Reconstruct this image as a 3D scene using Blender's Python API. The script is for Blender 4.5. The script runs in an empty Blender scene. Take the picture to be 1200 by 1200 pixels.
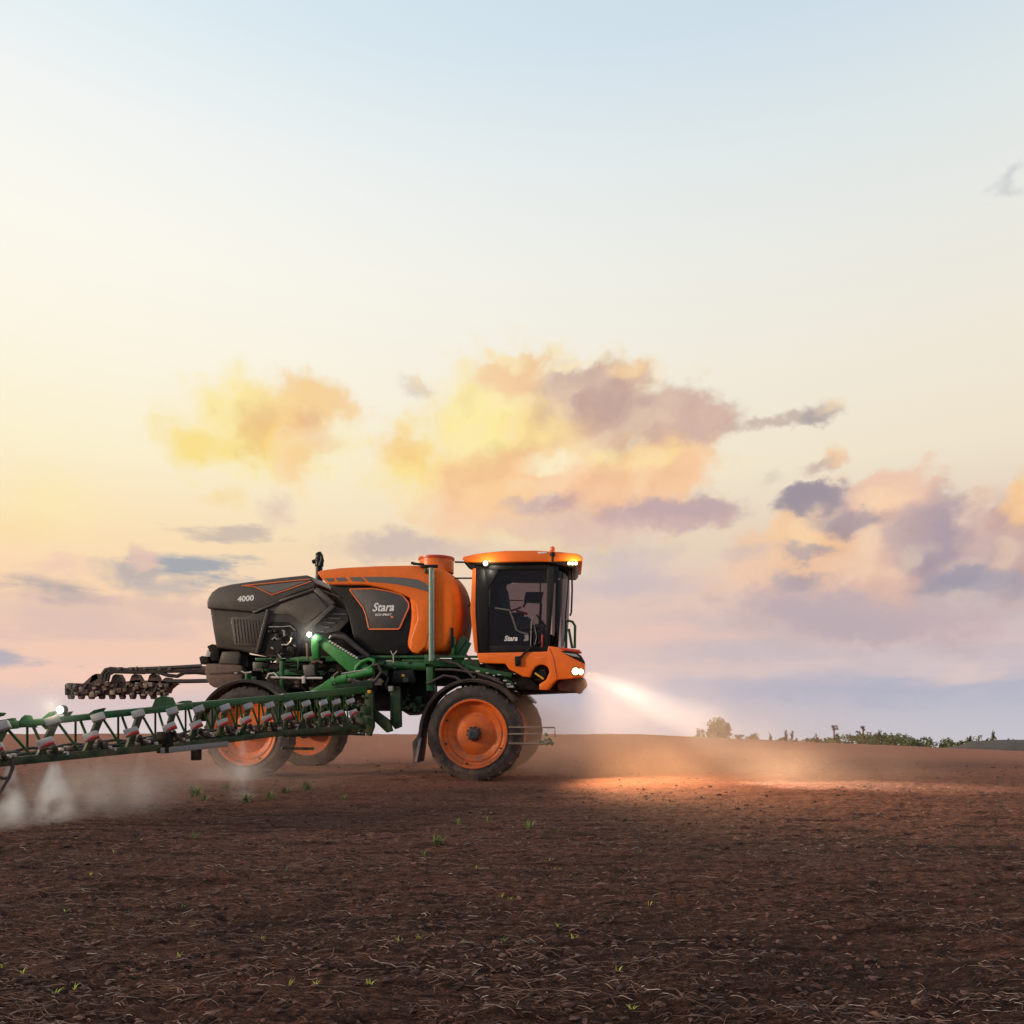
import bpy, bmesh, math, random
import numpy as np
from mathutils import Vector, Matrix
C = bpy.context.scene.collection
SC = bpy.context.scene
R = math.radians

# ------------------------------------------------------------------ camera
F, YH, CAMH = 900.0, 829.7, 1.479            # focal length in photo pixels, eye level row, eye height
cam_d = bpy.data.cameras.new('camera')
cam = bpy.data.objects.new('camera', cam_d); C.objects.link(cam)
cam.location = (0, 0, CAMH); cam.rotation_euler = (R(90), 0, 0)
cam_d.sensor_width = 36; cam_d.lens = F / 1200 * 36
cam_d.shift_y = (YH - 600) / 1200
cam_d.clip_start = 0.05; cam_d.clip_end = 20000
SC.camera = cam

# ------------------------------------------------------------------ render settings
SC.render.engine = 'CYCLES'
SC.view_settings.view_transform = 'Standard'; SC.view_settings.look = 'None'
SC.view_settings.exposure = 0.0; SC.view_settings.gamma = 1.0
cy = SC.cycles
cy.use_denoising = True
try: cy.denoiser = 'OPENIMAGEDENOISE'
except Exception: pass
cy.use_adaptive_sampling = True; cy.adaptive_threshold = 0.012; cy.adaptive_min_samples = 12
cy.max_bounces = 6; cy.diffuse_bounces = 3; cy.glossy_bounces = 3; cy.transmission_bounces = 4
cy.transparent_max_bounces = 12; cy.volume_bounces = 4
cy.volume_step_rate = 2.0; cy.volume_max_steps = 96
cy.sample_clamp_indirect = 4.0

SUN_AZ, SUN_EL = -107.0, 14.0                 # degrees from the view axis (left is negative), degrees up

def lin(c):
    return tuple((x/255/12.92 if x/255 <= .04045 else ((x/255+.055)/1.055)**2.4) for x in c)

# ------------------------------------------------------------------ node helper
class NT:
    def __init__(s, tree): s.t = tree; s.n = tree.nodes; s.l = tree.links
    def new(s, typ, **kw):
        n = s.n.new(typ)
        for k, v in kw.items(): setattr(n, k, v)
        return n
    def put(s, sock, v):
        if isinstance(v, bpy.types.NodeSocket): s.l.new(v, sock)
        elif v is not None:
            if sock.type == 'RGBA' and len(v) == 3: v = (*v, 1)
            sock.default_value = v
    def math(s, op, a, b=None, c=None, clamp=False):
        n = s.new('ShaderNodeMath', operation=op, use_clamp=clamp)
        for i, v in enumerate((a, b, c)):
            if v is not None: s.put(n.inputs[i], v)
        return n.outputs[0]
    def vec(s, op, a, b=None, scale=None):
        n = s.new('ShaderNodeVectorMath', operation=op)
        s.put(n.inputs[0], a)
        if b is not None: s.put(n.inputs[1], b)
        if scale is not None: s.put(n.inputs['Scale'], scale)
        return n.outputs['Value'] if op in ('LENGTH', 'DOT_PRODUCT') else n.outputs[0]
    def noise(s, v, scale, detail=4, rough=.55, dist=0, dim='3D'):
        n = s.new('ShaderNodeTexNoise', noise_dimensions=dim)
        if v is not None: s.put(n.inputs['Vector'], v)
        s.put(n.inputs['Scale'], scale); s.put(n.inputs['Detail'], detail); s.put(n.inputs['Roughness'], rough); s.put(n.inputs['Distortion'], dist)
        return n
    def smooth(s, v, a, b, lo=0., hi=1.):
        n = s.new('ShaderNodeMapRange', interpolation_type='SMOOTHSTEP', clamp=True)
        for k, x in zip(('Value', 'From Min', 'From Max', 'To Min', 'To Max'), (v, a, b, lo, hi)): s.put(n.inputs[k], x)
        return n.outputs[0]
    def mix(s, f, a, b, mode='MIX'):
        n = s.new('ShaderNodeMix', data_type='RGBA', blend_type=mode)
        s.put(n.inputs[0], f); s.put(n.inputs[6], a); s.put(n.inputs[7], b)
        return n.outputs[2]
    def ramp(s, f, stops, interp='LINEAR'):
        n = s.new('ShaderNodeValToRGB'); cr = n.color_ramp; cr.interpolation = interp
        while len(cr.elements) < len(stops): cr.elements.new(.5)
        for e, (p, c) in zip(cr.elements, stops): e.position = p; e.color = (*c, 1) if len(c) == 3 else c
        s.put(n.inputs[0], f)
        return n.outputs[0]
    def xyz(s, x, y, z=0.):
        n = s.new('ShaderNodeCombineXYZ')
        for i, v in enumerate((x, y, z)): s.put(n.inputs[i], v)
        return n.outputs[0]
    def sep(s, v):
        n = s.new('ShaderNodeSeparateXYZ'); s.put(n.inputs[0], v); return n.outputs

# ------------------------------------------------------------------ sky (world)
def px_dir(px, py):
    """photo pixel -> (azimuth, elevation) in radians"""
    a = math.atan2(px-600, F); return a, math.atan2((YH-py)*math.cos(a), F)

def build_world():
    w = bpy.data.worlds.new('World'); SC.world = w; w.use_nodes = True
    t = NT(w.node_tree); t.n.clear()
    d = t.sep(t.new('ShaderNodeTexCoord').outputs['Generated'])
    az = t.math('ARCTAN2', d[0], d[1])
    el = t.math('ARCSINE', d[2])
    # clear sky: colours by height, one ladder on the bright sunset side, one on the other
    def H(py): return (math.degrees(px_dir(600, py)[1]) + 6) / 96
    L = [(0, (200,182,178)), (H(862), (222,208,208)), (H(820), (222,198,196)), (H(770), (250,207,184)), (H(720), (255,215,178)), (H(650), (255,227,182)),
         (H(560), (255,243,208)), (H(450), (255,249,230)), (H(330), (255,252,241)), (H(200), (245,248,246)), (H(60), (224,239,245)), (.62, (196,218,234)), (1, (166,194,220))]
    Rr = [(0, (186,182,192)), (H(862), (202,198,206)), (H(820), (192,190,202)), (H(770), (205,192,198)), (H(720), (214,196,192)), (H(640), (228,208,190)),
         (H(560), (242,229,206)), (H(450), (242,235,219)), (H(330), (236,236,229)), (H(200), (224,233,234)), (H(60), (207,223,235)), (.62, (184,206,226)), (1, (158,186,214))]
    hf = t.math('DIVIDE', t.math('ADD', t.math('MULTIPLY', el, 180/math.pi), 6), 96)
    cl = t.ramp(hf, [(p, lin(c)) for p, c in L]); crr = t.ramp(hf, [(p, lin(c)) for p, c in Rr])
    side = t.smooth(az, R(-40), R(36))
    col = t.mix(side, cl, crr)
    # behind the viewer the sky is duller and bluer
    back = t.smooth(t.math('ABSOLUTE', az), R(70), R(150))
    col = t.mix(back, col, t.ramp(hf, [(0, lin((140,130,135))), (.12, lin((188,184,194))), (.3, lin((190,204,220))), (1, lin((150,178,206)))]))
    # slow wisps
    p = t.xyz(az, t.math('MULTIPLY', el, 2.2), 0.)
    # warped coordinates for the cloud masses
    n1 = t.noise(t.xyz(az, t.math('MULTIPLY', el, 1.35), 3.1), 15, 3.0, .6)
    n2 = t.noise(t.xyz(az, t.math('MULTIPLY', el, 1.35), 8.7), 46, 5.0, .62)
    w1 = t.vec('SCALE', t.vec('SUBTRACT', n1.outputs['Color'], (.5, .5, .5)), scale=.048)
    w2 = t.vec('SCALE', t.vec('SUBTRACT', n2.outputs['Color'], (.5, .5, .5)), scale=.026)
    P = t.vec('ADD', t.vec('ADD', t.xyz(az, el, 0.), w1), w2)
    P = t.vec('MULTIPLY', P, (1, 1, 0))
    # streaky coordinates for the flat layers
    ns = t.noise(t.xyz(t.math('MULTIPLY', az, .45), t.math('MULTIPLY', el, 2.), 1.7), 22, 4.0, .6)
    wS = t.vec('MULTIPLY', t.vec('SUBTRACT', ns.outputs['Color'], (.5, .5, .5)), (.20, .040, 0))
    PS = t.vec('MULTIPLY', t.vec('ADD', t.xyz(az, el, 0.), wS), (1, 1, 0))
    def billow(off, sc=19, det=2.0, sm=.5):
        c = t.vec('ADD', t.vec('ADD', t.xyz(az, t.math('MULTIPLY', el, 1.15), 0.), t.vec('SCALE', w1, scale=.7)), (off[0], off[1], 0))
        vo = t.new('ShaderNodeTexVoronoi', feature='SMOOTH_F1', voronoi_dimensions='2D'); t.put(vo.inputs['Vector'], c)
        vo.inputs['Scale'].default_value = sc; vo.inputs['Detail'].default_value = det; vo.inputs['Roughness'].default_value = .55; vo.inputs['Smoothness'].default_value = sm
        return vo.outputs['Distance']
    h0 = billow((0, 0)); r0 = billow((0, 0), 13, 1., 1.); r1 = billow((-.016, .014), 13, 1., 1.)
    relief = t.math('SUBTRACT', r1, r0)                                             # bright where the billow faces the sunset
    nf = t.math('MULTIPLY_ADD', t.math('SUBTRACT', n2.outputs['Fac'], .5), .5, t.math('MULTIPLY', t.math('SUBTRACT', h0, .50), 1.0))
    def stroke(col, x, y, rx, ry, rgb, a=1., soft=.5, rot=0., streak=False, edge=.42):
        rx, ry = (rx*1.25, ry*1.4) if streak else (rx*1.16, ry*1.2)
        A, E = px_dir(x, y); k = F * (1 + ((x-600)/F)**2) ; ke = F * (1 + ((y-YH)/F)**2)
        Q = PS if streak else P
        if rot:
            m = t.new('ShaderNodeMapping', vector_type='TEXTURE'); t.put(m.inputs['Vector'], Q)
            m.inputs['Location'].default_value = (A, E, 0); m.inputs['Rotation'].default_value = (0, 0, R(rot)); m.inputs['Scale'].default_value = (rx/k, ry/ke, 1)
            q = m.outputs[0]
        else:
            m = t.new('ShaderNodeVectorMath', operation='MULTIPLY_ADD'); t.put(m.inputs[0], Q)
            m.inputs[1].default_value = (k/rx, ke/ry, 0); m.inputs[2].default_value = (-A*k/rx, -E*ke/ry, 0); q = m.outputs[0]
        r = t.vec('LENGTH', q)
        r = t.math('MULTIPLY_ADD', nf, edge, r)
        return t.mix(t.smooth(r, 1+soft*.5, 1-soft, 0., a), col, lin(rgb))
    for s in STROKES: col = stroke(col, *s[:5], **s[5])
    # billows inside the big masses: lit faces and shaded faces
    mask = 0.
    for x, y, rx, ry in ((660,520,215,125), (1010,640,125,70), (325,510,95,60), (1200,640,60,80)):
        A, E = px_dir(x, y); k = F * (1 + ((x-600)/F)**2); ke = F * (1 + ((y-YH)/F)**2)
        m = t.new('ShaderNodeVectorMath', operation='MULTIPLY_ADD'); t.put(m.inputs[0], P); m.inputs[1].default_value = (k/rx, ke/ry, 0); m.inputs[2].default_value = (-A*k/rx, -E*ke/ry, 0)
        mask = t.math('MAXIMUM', mask, t.smooth(t.math('MULTIPLY_ADD', nf, .5, t.vec('LENGTH', m.outputs[0])), 1.05, .5))
    col = t.mix(t.math('MULTIPLY', mask, t.smooth(relief, .0, .22, 0, .28)), col, lin((255,230,192)))
    col = t.mix(t.math('MULTIPLY', mask, t.smooth(relief, .0, -.22, 0, .32)), col, t.mix(1., col, (.80,.70,.72), 'MULTIPLY'))
    # physical sky under it
    sky = t.new('ShaderNodeTexSky', sky_type='NISHITA', sun_disc=False, sun_elevation=R(SUN_EL), sun_rotation=R(SUN_AZ), altitude=300, air_density=1.2, dust_density=2.5)
    b1 = t.new('ShaderNodeBackground'); t.put(b1.inputs[0], sky.outputs[0]); b1.inputs[1].default_value = .05
    b2 = t.new('ShaderNodeBackground'); t.put(b2.inputs[0], col); b2.inputs[1].default_value = 1.0
    mx = t.new('ShaderNodeMixShader'); mx.inputs[0].default_value = .97
    t.l.new(b1.outputs[0], mx.inputs[1]); t.l.new(b2.outputs[0], mx.inputs[2])
    out = t.new('ShaderNodeOutputWorld'); t.l.new(mx.outputs[0], out.inputs[0])
    w.cycles.sampling_method = 'MANUAL'; w.cycles.sample_map_resolution = 512

YE, OR, PE, GM, GR, BL, LI, PK = (255,232,140), (252,204,138), (251,204,160), (208,180,168), (176,162,166), (156,164,176), (210,196,200), (240,202,184)
S = lambda **k: k
STROKES = [
 # low flat layers first
 (120,745,330,36, PK, S(a=.55, soft=.9, streak=True)), (60,715,240,16, (214,190,182), S(a=.5, soft=.9, streak=True)),
 (330,780,300,30, (244,206,186), S(a=.5, soft=.9, streak=True)), (950,806,420,16, (176,178,196), S(a=.75, soft=.9, streak=True)),
 (1000,765,330,20, (226,200,196), S(a=.5, soft=.9, streak=True)), (780,770,200,24, (232,204,192), S(a=.45, soft=.9, streak=True)),
 (820,715,240,38, (226,196,188), S(a=.6, soft=.9, streak=True)), (900,690,130,26, (240,204,180), S(a=.6, soft=.9, streak=True)),
 (990,735,200,26, (190,178,184), S(a=.7, soft=.9, streak=True)), (1120,760,120,24, (196,186,194), S(a=.6, soft=.9, streak=True)),
 (1110,790,60,10, (232,206,198), S(a=.6, soft=.9, streak=True)),
 (480,643,90,17, (206,186,180), S(a=.85, soft=.6)), (620,652,160,12, (222,196,184), S(a=.6, soft=.8, streak=True)), (720,690,110,14, (206,188,192), S(a=.6, soft=.8, streak=True)), (900,765,160,10, (198,186,194), S(a=.6, soft=.8, streak=True)), (90,735,150,14, (222,192,184), S(a=.6, soft=.8, streak=True)), (170,760,120,12, (248,206,180), S(a=.6, soft=.8, streak=True)), (730,665,60,34, (204,190,194), S(a=.7, soft=.9)),
 (420,700,120,30, (240,212,188), S(a=.4, soft=.9, streak=True)),
 (250,715,150,9, (224,192,180), S(a=.6, soft=.7, streak=True)), (110,790,170,10, (252,206,182), S(a=.6, soft=.8, streak=True)), (360,745,110,8, (232,198,184), S(a=.55, soft=.7, streak=True)), (60,700,110,7, (206,180,178), S(a=.6, soft=.7, streak=True)), (750,745,150,9, (240,200,186), S(a=.6, soft=.7, streak=True)), (1090,745,120,11, (234,200,194), S(a=.6, soft=.7, streak=True)),
 # left low lenses
 (240,668,52,13, BL, S(a=.9, soft=.5, streak=True, rot=-3, edge=.3)), (285,627,52,7, (198,182,172), S(a=.8, soft=.6, streak=True)),
 (150,668,40,18, (182,174,174), S(a=.85, soft=.6, rot=14)), (165,655,20,12, PK, S(a=.7, soft=.8, rot=20)),
 (45,686,70,11, (178,168,170), S(a=.85, soft=.7, streak=True)), (70,670,34,12, PK, S(a=.7, soft=.8)), (205,692,60,8, (188,178,178), S(a=.75, soft=.8, streak=True)),
 (10,772,46,9, (170,172,188), S(a=.8, soft=.6, streak=True, edge=.3)), (20,615,40,16, (252,222,168), S(a=.6, soft=.9)),
 (60,590,70,30, (255,238,176), S(a=.5, soft=.9)),
 # left yellow cloud
 (312,505,92,56, YE, S(a=.8, soft=.8)), (235,520,50,26, (252,224,132), S(a=.8, soft=.8)), (336,495,50,46, (246,198,146), S(a=.95, soft=.6)),
 (375,462,58,20, (248,208,150), S(a=.85, soft=.7, rot=-14)), (320,525,40,24, (255,224,130), S(a=.6, soft=.9)), (300,468,60,24, (255,234,160), S(a=.7, soft=.9)),
 (342,548,26,24, (252,214,170), S(a=.6, soft=.9)), (260,585,26,12, (250,222,160), S(a=.7, soft=.9)), (322,600,22,20, (226,200,184), S(a=.7, soft=.8, rot=30)),
 (375,515,20,20, (244,212,170), S(a=.7, soft=.8)), (490,455,26,9, (222,208,196), S(a=.85, soft=.8)),
 # big centre cloud
 (640,540,160,100, YE, S(a=.72, soft=.6)), (655,505,150,78, (252,216,172), S(a=.6, soft=.6)), (660,585,160,42, (250,210,178), S(a=.75, soft=.6)), (590,470,52,50, (255,224,160), S(a=.9, soft=.6)), (480,545,46,40, (255,226,140), S(a=.85, soft=.8)),
 (470,525,36,18, (250,206,136), S(a=.75, soft=.8)),
 (600,440,40,22, (246,204,160), S(a=.9, soft=.6)), (715,455,44,32, (206,176,160), S(a=.92, soft=.55)), (670,450,34,22, (210,184,168), S(a=.9, soft=.6)),
 (738,435,24,14, (244,204,160), S(a=.75, soft=.7)), (760,495,90,34, (200,172,160), S(a=.92, soft=.6)), (820,495,36,24, (214,180,166), S(a=.9, soft=.6)),
 (690,505,60,24, (240,200,166), S(a=.7, soft=.8)), (560,500,56,34, (255,238,160), S(a=.85, soft=.8)), (625,505,60,24, (255,226,156), S(a=.8, soft=.8)),
 (560,560,60,36, (254,216,150), S(a=.85, soft=.8)), (640,560,70,30, (248,208,164), S(a=.85, soft=.8)), (780,545,58,36, (250,206,160), S(a=.9, soft=.7)),
 (760,530,46,16, (255,224,150), S(a=.8, soft=.8, rot=20)), (655,552,40,14, (255,240,200), S(a=.75, soft=.8)), (560,590,60,30, (250,210,168), S(a=.8, soft=.8)),
 (640,585,50,14, (206,180,172), S(a=.8, soft=.8)), (700,600,150,20, (208,182,174), S(a=.8, soft=.8)), (800,595,62,22, (200,176,170), S(a=.9, soft=.6)),
 (740,570,70,26, (232,194,166), S(a=.8, soft=.8)), (620,615,120,20, (240,206,178), S(a=.6, soft=.9)), (690,625,70,16, (214,190,182), S(a=.6, soft=.9)),
 (575,470,26,22, (255,245,190), S(a=.7, soft=.9)), (555,520,30,22, (255,244,180), S(a=.7, soft=.9)), (760,545,26,10, (255,236,190), S(a=.75, soft=.9, rot=20)), (800,520,30,14, (252,212,166), S(a=.7, soft=.8)), (700,545,22,14, (255,228,160), S(a=.7, soft=.9)),
 (604,444,42,24, (248,210,164), S(a=.85, soft=.5, edge=.3)), (690,458,62,30, (208,178,164), S(a=.85, soft=.5, edge=.3)), (736,434,20,13, (248,214,170), S(a=.85, soft=.6, edge=.3)), (720,480,80,26, (204,174,162), S(a=.75, soft=.8, edge=.3)), (800,490,44,24, (214,182,168), S(a=.85, soft=.6, edge=.35)), (775,600,80,20, (194,168,170), S(a=.85, soft=.5, edge=.35)), (640,586,54,12, (196,170,172), S(a=.8, soft=.6, edge=.35)), (545,600,50,26, (252,206,166), S(a=.7, soft=.8, edge=.3)), (565,495,40,30, (255,240,164), S(a=.7, soft=.9, edge=.3)), (720,560,60,18, (255,222,160), S(a=.6, soft=.9, edge=.3)), (600,540,44,18, (250,200,146), S(a=.6, soft=.9, edge=.3)),
 (590,572,66,36, (254,208,156), S(a=.85, soft=.5, edge=.3)), (685,572,70,32, (251,202,162), S(a=.85, soft=.5, edge=.3)), (775,555,56,38, (250,202,160), S(a=.88, soft=.45, edge=.3)), (765,538,40,12, (255,228,160), S(a=.7, soft=.8, edge=.3, rot=20)), (650,545,36,12, (255,244,206), S(a=.75, soft=.7, edge=.3)),
 (780,603,84,19, (196,170,172), S(a=.85, soft=.5, edge=.3)), (640,592,50,12, (198,172,174), S(a=.8, soft=.6, edge=.3)), (668,430,30,7, (255,236,192), S(a=.7, soft=.8, edge=.25, rot=12)), (590,424,26,8, (255,236,186), S(a=.7, soft=.8, edge=.25)), (540,470,24,34, (255,240,176), S(a=.65, soft=.8, edge=.3)), (700,620,120,14, (226,192,180), S(a=.6, soft=.8, edge=.3)),
 # streaks to its right
 (905,495,56,8, (204,184,172), S(a=.9, soft=.7)), (958,485,34,10, (178,166,164), S(a=.9, soft=.7, rot=6)), (975,472,16,10, (240,212,178), S(a=.7, soft=.9)),
 (965,542,28,8, (206,184,172), S(a=.9, soft=.7, rot=14)), (980,532,14,10, (246,206,164), S(a=.85, soft=.8)), (900,562,16,8, (216,204,188), S(a=.7, soft=.9)),
 (1185,215,30,10, (206,208,210), S(a=.8, soft=.9, rot=18)),
 # right cloud
 (1010,655,150,70, (240,202,172), S(a=.85, soft=.6)), (1000,640,120,52, (246,206,164), S(a=.8, soft=.7)), (1000,720,150,36, (206,184,182), S(a=.75, soft=.7, rot=-6)), (1048,610,66,46, (240,202,172), S(a=.95, soft=.5)), (960,590,54,19, (172,160,166), S(a=.92, soft=.6)),
 (1000,612,44,18, (176,162,166), S(a=.85, soft=.7)), (935,630,40,26, (255,214,156), S(a=.85, soft=.8)), (1090,625,38,36, (176,164,172), S(a=.88, soft=.7)),
 (1070,660,56,26, (188,170,172), S(a=.8, soft=.8)), (1030,650,50,28, (226,186,166), S(a=.85, soft=.8)), (1045,582,34,20, (248,208,174), S(a=.7, soft=.8)),
 (1000,660,130,56, (228,186,172), S(a=.8, soft=.5, edge=.3)), (1010,715,150,34, (196,174,180), S(a=.8, soft=.6, edge=.35, rot=-8)), (960,640,70,40, (253,208,160), S(a=.75, soft=.7, edge=.3)), (1050,604,66,44, (238,196,172), S(a=.95, soft=.35, edge=.22)), (1040,588,44,22, (250,214,182), S(a=.6, soft=.8, edge=.3)), (1086,628,46,48, (170,154,168), S(a=.95, soft=.5, edge=.25)), (1060,665,60,30, (190,168,172), S(a=.75, soft=.7, edge=.3)), (950,586,44,17, (160,148,160), S(a=.95, soft=.45, edge=.35)), (1000,606,46,16, (172,156,164), S(a=.9, soft=.5, edge=.35)), (1010,645,80,30, (232,192,168), S(a=.7, soft=.8, edge=.4)),
 (945,645,34,9, (190,174,172), S(a=.8, soft=.8)), (935,680,34,14, (186,172,176), S(a=.8, soft=.8)), (880,655,30,14, (202,188,188), S(a=.7, soft=.8)), (890,670,60,18, (246,206,174), S(a=.7, soft=.9)),
 (1000,700,90,20, (204,182,178), S(a=.8, soft=.8, rot=-8)), (990,730,80,15, (178,168,178), S(a=.8, soft=.8, rot=-14)), (1090,690,60,18, (184,174,180), S(a=.8, soft=.8)),
 (1140,640,40,34, (206,178,174), S(a=.9, soft=.6)), (1185,630,40,44, (214,182,170), S(a=.9, soft=.6)), (1198,585,22,22, (250,208,156), S(a=.85, soft=.7)),
 (1180,655,44,26, (184,168,170), S(a=.85, soft=.7)), (1130,682,60,10, (164,158,170), S(a=.85, soft=.7, streak=True)), (1100,665,40,10, (236,218,200), S(a=.7, soft=.8)),
 (1025,645,112,62, (216,182,172), S(a=.9, soft=.35, edge=.24)), (990,722,115,24, (192,174,180), S(a=.85, soft=.6, edge=.3, rot=-12)), (958,638,58,34, (253,210,162), S(a=.85, soft=.65, edge=.25)), (1010,668,70,24, (240,198,172), S(a=.7, soft=.8, edge=.3)),
 (1048,600,56,38, (240,200,176), S(a=.95, soft=.3, edge=.2)), (1040,584,34,16, (254,216,178), S(a=.7, soft=.8, edge=.2)), (1093,632,42,46, (170,155,167), S(a=.92, soft=.6, edge=.22)), (1068,622,34,26, (196,172,170), S(a=.7, soft=.8, edge=.25)), (946,585,38,16, (160,148,158), S(a=.95, soft=.4, edge=.3)), (998,608,42,15, (170,154,162), S(a=.85, soft=.5, edge=.3)), (945,650,32,9, (182,166,168), S(a=.8, soft=.6, edge=.3)), (935,682,30,11, (178,164,172), S(a=.8, soft=.6, edge=.3)),
 (1192,645,36,54, (206,174,168), S(a=.9, soft=.45, edge=.28)), (1199,590,24,24, (253,208,156), S(a=.85, soft=.6, edge=.28)), (1130,680,60,11, (160,154,168), S(a=.85, soft=.6, edge=.3)),
 (1190,690,50,16, (176,168,178), S(a=.8, soft=.7)),
]
build_world()

# ------------------------------------------------------------------ sun
sd = bpy.data.lights.new('sun', 'SUN'); sun = bpy.data.objects.new('sun', sd); C.objects.link(sun)
sd.energy = 2.7; sd.angle = R(10); sd.color = (1.0, .80, .56)
dirv = Vector((math.sin(R(SUN_AZ))*math.cos(R(SUN_EL)), math.cos(R(SUN_AZ))*math.cos(R(SUN_EL)), math.sin(R(SUN_EL))))
sun.rotation_euler = dirv.to_track_quat('Z', 'Y').to_euler(); sun.location = (-30, -12, 12)

# ------------------------------------------------------------------ shared numpy noise and terrain
RNG = np.random.default_rng(7)
_perm = RNG.random((256, 256))
def vnoise(x, y, seed=0):
    x = x + seed*17.13; y = y + seed*9.71
    xi = np.floor(x).astype(int); yi = np.floor(y).astype(int); fx = x-xi; fy = y-yi
    fx = fx*fx*(3-2*fx); fy = fy*fy*(3-2*fy)
    g = lambda a, b: _perm[a & 255, b & 255]
    return (g(xi, yi)*(1-fx)+g(xi+1, yi)*fx)*(1-fy) + (g(xi, yi+1)*(1-fx)+g(xi+1, yi+1)*fx)*fy
def fbm(x, y, oct=4, seed=0, gain=.5):
    s = 0.; a = 1.; n = 0.
    for k in range(oct): s = s + a*vnoise(x*2.03**k, y*2.03**k, seed+k*3); n += a; a *= gain
    return s/n - .5
def sstep(a, b, x):
    t = np.clip((x-a)/(b-a), 0, 1); return t*t*(3-2*t)
def terrain(X, Y):
    """large shape: flat field, falling gently to the right, brow at 40 m, slope falling away behind it"""
    X = np.asarray(X, float); Y = np.asarray(Y, float)
    far = sstep(12, 36, Y)
    z = -.045*np.clip(X-8, 0, 60)*far
    t = np.clip(Y-36, 0, None); T = 26.
    z = z - np.where(t < T, .0012*t*t, .0012*T*T + .0024*T*(t-T))
    z = z + .16*fbm(X/7, Y/7, 4, 5)*sstep(20, 40, Y)
    return z
def clods(X, Y):
    """tilled soil: clods, shallow drag lines along X"""
    d = .075*fbm(X/1.3, Y/.75, 3, 11)
    d = d + .070*fbm(X/.42, Y/.16, 3, 23, .55)
    c = fbm(X/.15, Y/.10, 3, 31, .6); d = d + .050*np.clip(c, -.1, 1)
    e = fbm(X/.055, Y/.035, 3, 43, .6); d = d + .034*e
    # wheel tracks pressed behind the tyres, with lug prints and pushed-up edges
    u = (X+.778)*math.cos(.163) - (Y-15.515)*math.sin(.163); v = (X+.778)*math.sin(.163) + (Y-15.515)*math.cos(.163)
    for v0 in (.22, 3.24):
        a = np.abs(v-v0); w = sstep(.3, -.1, u)
        d = d*(1-.7*w*sstep(.34, .20, a)) - .045*w*sstep(.30, .20, a) + .035*w*sstep(.24, .32, a)*sstep(.52, .36, a)*(.6+vnoise(u*5, v*5, 71)) + .016*w*sstep(.24, .16, a)*np.sign(np.sin(u*21+np.sign(v-v0)*1.2+a*8))
    return d * (1 - .45*sstep(14, 40, Y))
def ground_z(x, y): return float(terrain(x, y) + clods(np.array([x]), np.array([y]))[0])

def new_mesh(name, verts, faces, mat, parent=None, smooth=True):
    me = bpy.data.meshes.new(name); me.from_pydata(verts, [], faces); me.update()
    if smooth: me.polygons.foreach_set('use_smooth', [True]*len(me.polygons))
    for m in (mat if isinstance(mat, (list, tuple)) else [mat]): me.materials.append(m)
    o = bpy.data.objects.new(name, me); C.objects.link(o)
    if parent is not None: o.parent = parent
    return o
def tag(o, label=None, cat=None, group=None, kind=None):
    for k, v in (('label', label), ('category', cat), ('group', group), ('kind', kind)):
        if v: o[k] = v
    return o

def soil_material():
    m = bpy.data.materials.new('tilled_soil'); m.use_nodes = True; t = NT(m.node_tree); b = t.n['Principled BSDF']
    g = t.new('ShaderNodeNewGeometry').outputs['Position']
    st = t.vec('MULTIPLY', g, (.75, 2.0, 1))
    big = t.noise(t.vec('MULTIPLY', g, (.30, 1, 1)), .35, 4, .6).outputs['Fac']
    mid = t.noise(t.vec('MULTIPLY', g, (.35, 1.5, 1)), 2.2, 5, .65).outputs['Fac']
    fine = t.noise(st, 15, 7, .74).outputs['Fac']
    grit = t.noise(st, 70, 4, .75).outputs['Fac']
    c = t.ramp(fine, [(.38, (.024,.0085,.0055)), (.46, (.105,.037,.023)), (.53, (.205,.078,.048)), (.63, (.40,.190,.128))])
    c = t.mix(t.smooth(mid, .40, .64, 0, .45), c, (.235,.086,.052))
    c = t.mix(t.smooth(big, .44, .60, 0, .6), c, (.060,.026,.019))
    c = t.mix(t.smooth(grit, .545, .63, 0, .6), c, (.36,.23,.18))
    c = t.mix(t.smooth(grit, .46, .38, 0, .9), c, (.012,.006,.005))
    drag = t.noise(t.vec('MULTIPLY', g, (.16, 2.6, 1)), 3.2, 4, .65).outputs['Fac']
    c = t.mix(t.smooth(drag, .51, .41, 0, .75), c, t.mix(1., c, (.34,.30,.30), 'MULTIPLY'))
    # the soil grows darker towards the camera, along an uneven edge
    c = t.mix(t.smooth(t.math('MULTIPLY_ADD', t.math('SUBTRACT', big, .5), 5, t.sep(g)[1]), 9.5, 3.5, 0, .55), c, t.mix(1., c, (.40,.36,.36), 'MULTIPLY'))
    # far field: dry dusty soil, with haze and light painted into one redder tone
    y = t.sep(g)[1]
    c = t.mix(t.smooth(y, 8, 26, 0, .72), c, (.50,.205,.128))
    grn = t.noise(t.vec('MULTIPLY', g, (.6, 1, 1)), .55, 5, .7).outputs['Fac']
    c = t.mix(t.math('MULTIPLY', t.smooth(grn, .60, .76, 0, .42), t.smooth(t.sep(g)[0], 1, 7, .15, 1)), c, (.075,.068,.026))
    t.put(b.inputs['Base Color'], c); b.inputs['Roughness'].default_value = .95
    b.inputs['Specular IOR Level'].default_value = .15
    bp = t.new('ShaderNodeBump'); bp.inputs['Strength'].default_value = 1.0; bp.inputs['Distance'].default_value = .09
    t.put(bp.inputs['Height'], t.math('ADD', t.math('MULTIPLY', fine, 1.0), t.math('MULTIPLY', grit, .25))); t.put(b.inputs['Normal'], bp.outputs[0])
    return m

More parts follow.
